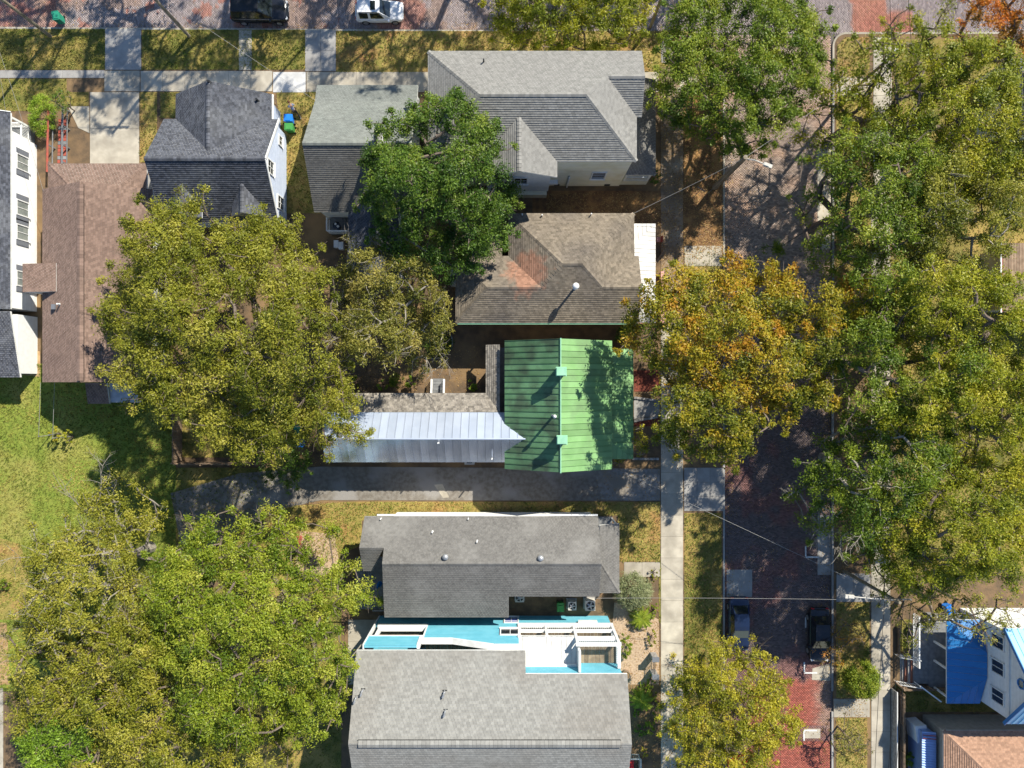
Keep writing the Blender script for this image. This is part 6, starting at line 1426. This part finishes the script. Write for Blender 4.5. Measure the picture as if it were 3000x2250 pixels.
bin_('green wheelie bin directly below the blue one at the pale blue wall', -662 + 18, -742, 'bin_green', -1.57)
bin_('teal green bin standing in the upper street at the top left', -1316, -1062, 'bin_teal', 0.15)
bin_('faded blue bin beside the small dark green tree at the gravel drive', -613, 170, 'bin_blue', 0.05)
bin_('dull green bin half hidden under the olive tree, above the faded blue bin', -618, 132, 'bin_teal', 0.2)
bin_('green bin between the grey shingled and the turquoise house', 140, 645, 'bin_green', 0.02)
bin_('bright blue bin at the top of the blue metal porch', 1265, 650, 'bin_blue', 0.3)
def ac(label, x, y, w_=0.8, hgt=0.85):
    t = thing('air_conditioner', label, 'air conditioner', V(x, y), 0, 'outdoor air conditioning units')
    mb = MB(); mb.box((-w_ / 2 - 0.1, -w_ / 2 - 0.1, 0), (w_ / 2 + 0.1, w_ / 2 + 0.1, 0.08)); obj('plinth', mb, 'concrete_grey', t, local=True)
    mb = MB(); mb.box((-w_ / 2, -w_ / 2, 0.082), (w_ / 2, w_ / 2, hgt))
    for i in range(9):
        z = 0.15 + i * (hgt - 0.2) / 9; mb.box((-w_ / 2 - 0.012, -w_ / 2 - 0.012, z), (w_ / 2 + 0.012, w_ / 2 + 0.012, z + 0.03))
    o = obj('casing', mb, 'ac_shell', t, local=True)
    mb = MB(); mb.lathe((0, 0, hgt + 0.002), [(w_ * 0.42, 0), (w_ * 0.42, 0.012), (w_ * 0.40, 0.014)], 22); obj('fan_well', mb, 'dark_metal', t, local=True)
    mb = MB()
    for i in range(5):
        a = i * 1.2566; mb.obox(Vector((math.cos(a) * w_ * 0.2, math.sin(a) * w_ * 0.2, hgt + 0.03)), (Vector((math.cos(a), math.sin(a), 0)), Vector((-math.sin(a), math.cos(a), 0.3)).normalized(), Vector((0, 0, 1))), (w_ * 0.18, w_ * 0.07, 0.006))
    mb.lathe((0, 0, hgt + 0.02), [(0.08, 0), (0.08, 0.04), (0.02, 0.05)], 10); obj('fan', mb, 'galvanised', t, local=True)
ac('smaller air conditioner, next to the green bin between the houses', 174, 642, 0.72); ac('larger air conditioner nearest the street between the houses', 226, 640, 0.86, 0.95)
ac('air conditioner deep in the gap below the grey shingled roof', 22, 618, 0.75)
t = thing('white_cabinet', 'white utility cabinet standing on the grass at the bottom right', 'cabinet', V(1170, 1000), 0.12)
mb = MB(); mb.box((-0.45, -0.7, 0), (0.45, 0.7, 1.5)); obj('body', mb, 'white_trim', t, local=True); mb = MB(); mb.box((-0.48, -0.73, 1.502), (0.48, 0.73, 1.58)); obj('lid', mb, 'white_trim', t, local=True)
t = thing('barrel_planter', 'round wooden barrel beside the corner of the weathered grey roof', 'planter', V(331, 845))
mb = MB(); mb.lathe(V(331, 845), [(0.28, 0), (0.38, 0.3), (0.36, 0.62), (0.32, 0.62), (0.31, 0.54)], 18); obj('barrel', mb, 'fence_wood', t)
mb = MB(); mb.lathe(V(331, 845, 0.545), [(0.30, 0), (0.2, 0.03)], 16); obj('soil', mb, 'soil', t)
t = thing('red_bench', 'red bench on the small deck at the bottom, beside the weathered grey roof', 'bench', V(346, 1105))
mb = MB(); mb.box(V(338, 1090, 0.42), V(354, 1140, 0.48)); obj('seat', mb, 'red_paint', t); mb = MB(); mb.box(V(336, 1090, 0.48), V(339, 1140, 0.95)); obj('backrest', mb, 'red_paint', t)
for x in (340, 352):
    for y in (1093, 1137):
        mb = MB(); mb.box(V(x - 1.5, y - 1.5, 0), V(x + 1.5, y + 1.5, 0.42)); obj('leg', mb, 'red_paint', t)
t = thing('picket_fence', 'short cream picket rail above the red bench', 'fence', V(357, 1083))
railing(t, V(338, 1083, 0), V(372, 1083, 0), 0.9, 'ac_shell'); railing(t, V(372, 1083, 0), V(372, 1150, 0), 0.9, 'ac_shell')
t = thing('brick_barbecue', 'rusty brown upright barbecue box on the dry grass beside the bright green tree', 'barbecue', V(-622, 465))
mb = MB(); mb.box(V(-630, 445, 0), V(-615, 480, 1.3)); obj('body', mb, 'rust_red', t); mb = MB(); mb.box(V(-631, 443, 1.302), V(-614, 482, 1.36)); obj('lid', mb, 'dark_metal', t)
for k, (x, y) in enumerate(((-1352, 40), (-1312, 45))):
    t = thing('clothes_post', 'thin clothesline post in the shaded lawn below the brown roof, %s of two' % ('left' if k == 0 else 'right'), 'post', V(x, y + 110), 0, 'clothesline posts')
    mb = MB(); mb.tube([V(x, y + 110), V(x, y + 110, 1.6)], [0.035, 0.03], 6); obj('pole', mb, 'galvanised', t)
    mb = MB(); mb.tube([V(x, y + 110, 1.55), V(x + 4, -4, 1.5)], [0.014, 0.014], 4); obj('line', mb, 'wire_pale', t)

# ================================================================ THE PERSON
def person(label, x, y):
    t = thing('person', label, 'person', V(x, y), 0)
    # the figure steps towards the upper left of the picture, leaning forward; feet on the ground
    f = Vector((-0.45, 0.89, 0)); s = Vector((0.89, 0.45, 0)); up = Vector((0, 0, 1)); o = V(x, y)
    J = {'pelvis': o + up * 0.92, 'waist': o + up * 1.10 + f * 0.10, 'chest': o + up * 1.34 + f * 0.28, 'neck': o + up * 1.48 + f * 0.40, 'head': o + up * 1.62 + f * 0.50,
         'hl': o + up * 0.88 - s * 0.10, 'hr': o + up * 0.88 + s * 0.10, 'kl': o + up * 0.48 - s * 0.11 + f * 0.22, 'kr': o + up * 0.50 + s * 0.12 - f * 0.10, 'al': o + up * 0.09 - s * 0.11 + f * 0.26, 'ar': o + up * 0.12 + s * 0.13 - f * 0.50, 'tl': o + up * 0.04 - s * 0.11 + f * 0.44, 'tr_': o + up * 0.04 + s * 0.14 - f * 0.34,
         'sl': o + up * 1.40 - s * 0.19 + f * 0.30, 'sr': o + up * 1.40 + s * 0.19 + f * 0.30, 'el': o + up * 1.13 - s * 0.25 + f * 0.30, 'er': o + up * 1.14 + s * 0.26 + f * 0.24, 'wl': o + up * 0.93 - s * 0.22 + f * 0.48, 'wr': o + up * 0.94 + s * 0.24 + f * 0.44, 'ml': o + up * 0.86 - s * 0.21 + f * 0.54, 'mr': o + up * 0.87 + s * 0.23 + f * 0.50}
    def skin(nm, edges, rad, m, root, par=t):
        ks = []
        for a, b in edges:
            for k in (a, b):
                if k not in ks: ks.append(k)
        me = bpy.data.meshes.new(nm); me.from_pydata([tuple(J[k] - o) for k in ks], [(ks.index(a), ks.index(b)) for a, b in edges], [])
        ob = link(nm, me, m, par); md = ob.modifiers.new('skin', 'SKIN'); sv = me.skin_vertices[0].data
        for k in ks: sv[ks.index(k)].radius = rad[k] if isinstance(rad[k], tuple) else (rad[k], rad[k]); sv[ks.index(k)].use_root = (k == root)
        sb = ob.modifiers.new('sub', 'SUBSURF'); sb.levels = 1; sb.render_levels = 2
        return ob
    E = [('pelvis', 'waist'), ('waist', 'chest'), ('chest', 'neck'), ('neck', 'head'), ('pelvis', 'hl'), ('pelvis', 'hr'), ('hl', 'kl'), ('kl', 'al'), ('al', 'tl'), ('hr', 'kr'), ('kr', 'ar'), ('ar', 'tr_'), ('chest', 'sl'), ('sl', 'el'), ('el', 'wl'), ('wl', 'ml'), ('chest', 'sr'), ('sr', 'er'), ('er', 'wr'), ('wr', 'mr')]
    rb = {k: 0.05 for k in J}; rb.update(pelvis=(0.14, 0.10), waist=(0.13, 0.095), chest=(0.16, 0.11), neck=0.055, head=(0.085, 0.10), hl=0.085, hr=0.085, kl=0.058, kr=0.058, al=0.042, ar=0.042, tl=0.04, tr_=0.04, sl=0.06, sr=0.06, el=0.042, er=0.042, wl=0.03, wr=0.03, ml=0.038, mr=0.038)
    body = skin('body', E, rb, 'skin', 'pelvis')
    ru = {k: (v[0] + 0.012, v[1] + 0.012) if isinstance(v, tuple) else v + 0.012 for k, v in rb.items()}
    J['tw'] = J['pelvis'] + up * 0.02; ru['tw'] = (0.15, 0.112)
    skin('shirt', [('tw', 'waist'), ('waist', 'chest'), ('chest', 'sl'), ('sl', 'el'), ('chest', 'sr'), ('sr', 'er')], ru, 'shirt_blue', 'chest')
    skin('trousers', [('pelvis', 'hl'), ('pelvis', 'hr'), ('hl', 'kl'), ('kl', 'al'), ('hr', 'kr'), ('kr', 'ar')], ru, 'trousers_dark', 'pelvis')
    for a, b in (('al', 'tl'), ('ar', 'tr_')):
        mb = MB(); c = (J[a] + J[b]) / 2; c.z = 0.055 if a == 'al' else 0.07; mb.obox(c + f * 0.02, (f, s, up), (0.14, 0.05, 0.05)); obj('shoe', mb, 'white_trim', t)
    mb = MB(); mb.lathe(J['head'] + Vector((0, 0, 0.0)) - f * 0.015, [(0.10, 0.0), (0.112, 0.05), (0.10, 0.11), (0.06, 0.15), (0.01, 0.165)], 14); obj('hair', mb, 'hair', t, smooth=True)
    mb = MB(); mb.obox(J['head'] + f * 0.10 - up * 0.02, (f, s, up), (0.018, 0.013, 0.025)); obj('nose', mb, 'skin', t)
    for d in ('ml', 'mr'):
        for i in range(5):
            mb = MB(); a = J[d] + s * ((i - 2) * 0.018); L_ = (0.05, 0.075, 0.085, 0.078, 0.06)[i]; q = a + (f * 0.35 - up * 0.9).normalized() * L_ * 0.55; mb.tube([a, q, q + (-up * 0.9 - f * 0.15).normalized() * L_ * 0.5], [0.010, 0.009, 0.007], 6); obj('finger', mb, 'skin', t)
person('person with reddish hair, blue-grey top and dark trousers stepping past the blue bin', -630, -790)
print('leaves', LEAFCOUNT[0], 'objects', len(bpy.data.objects))
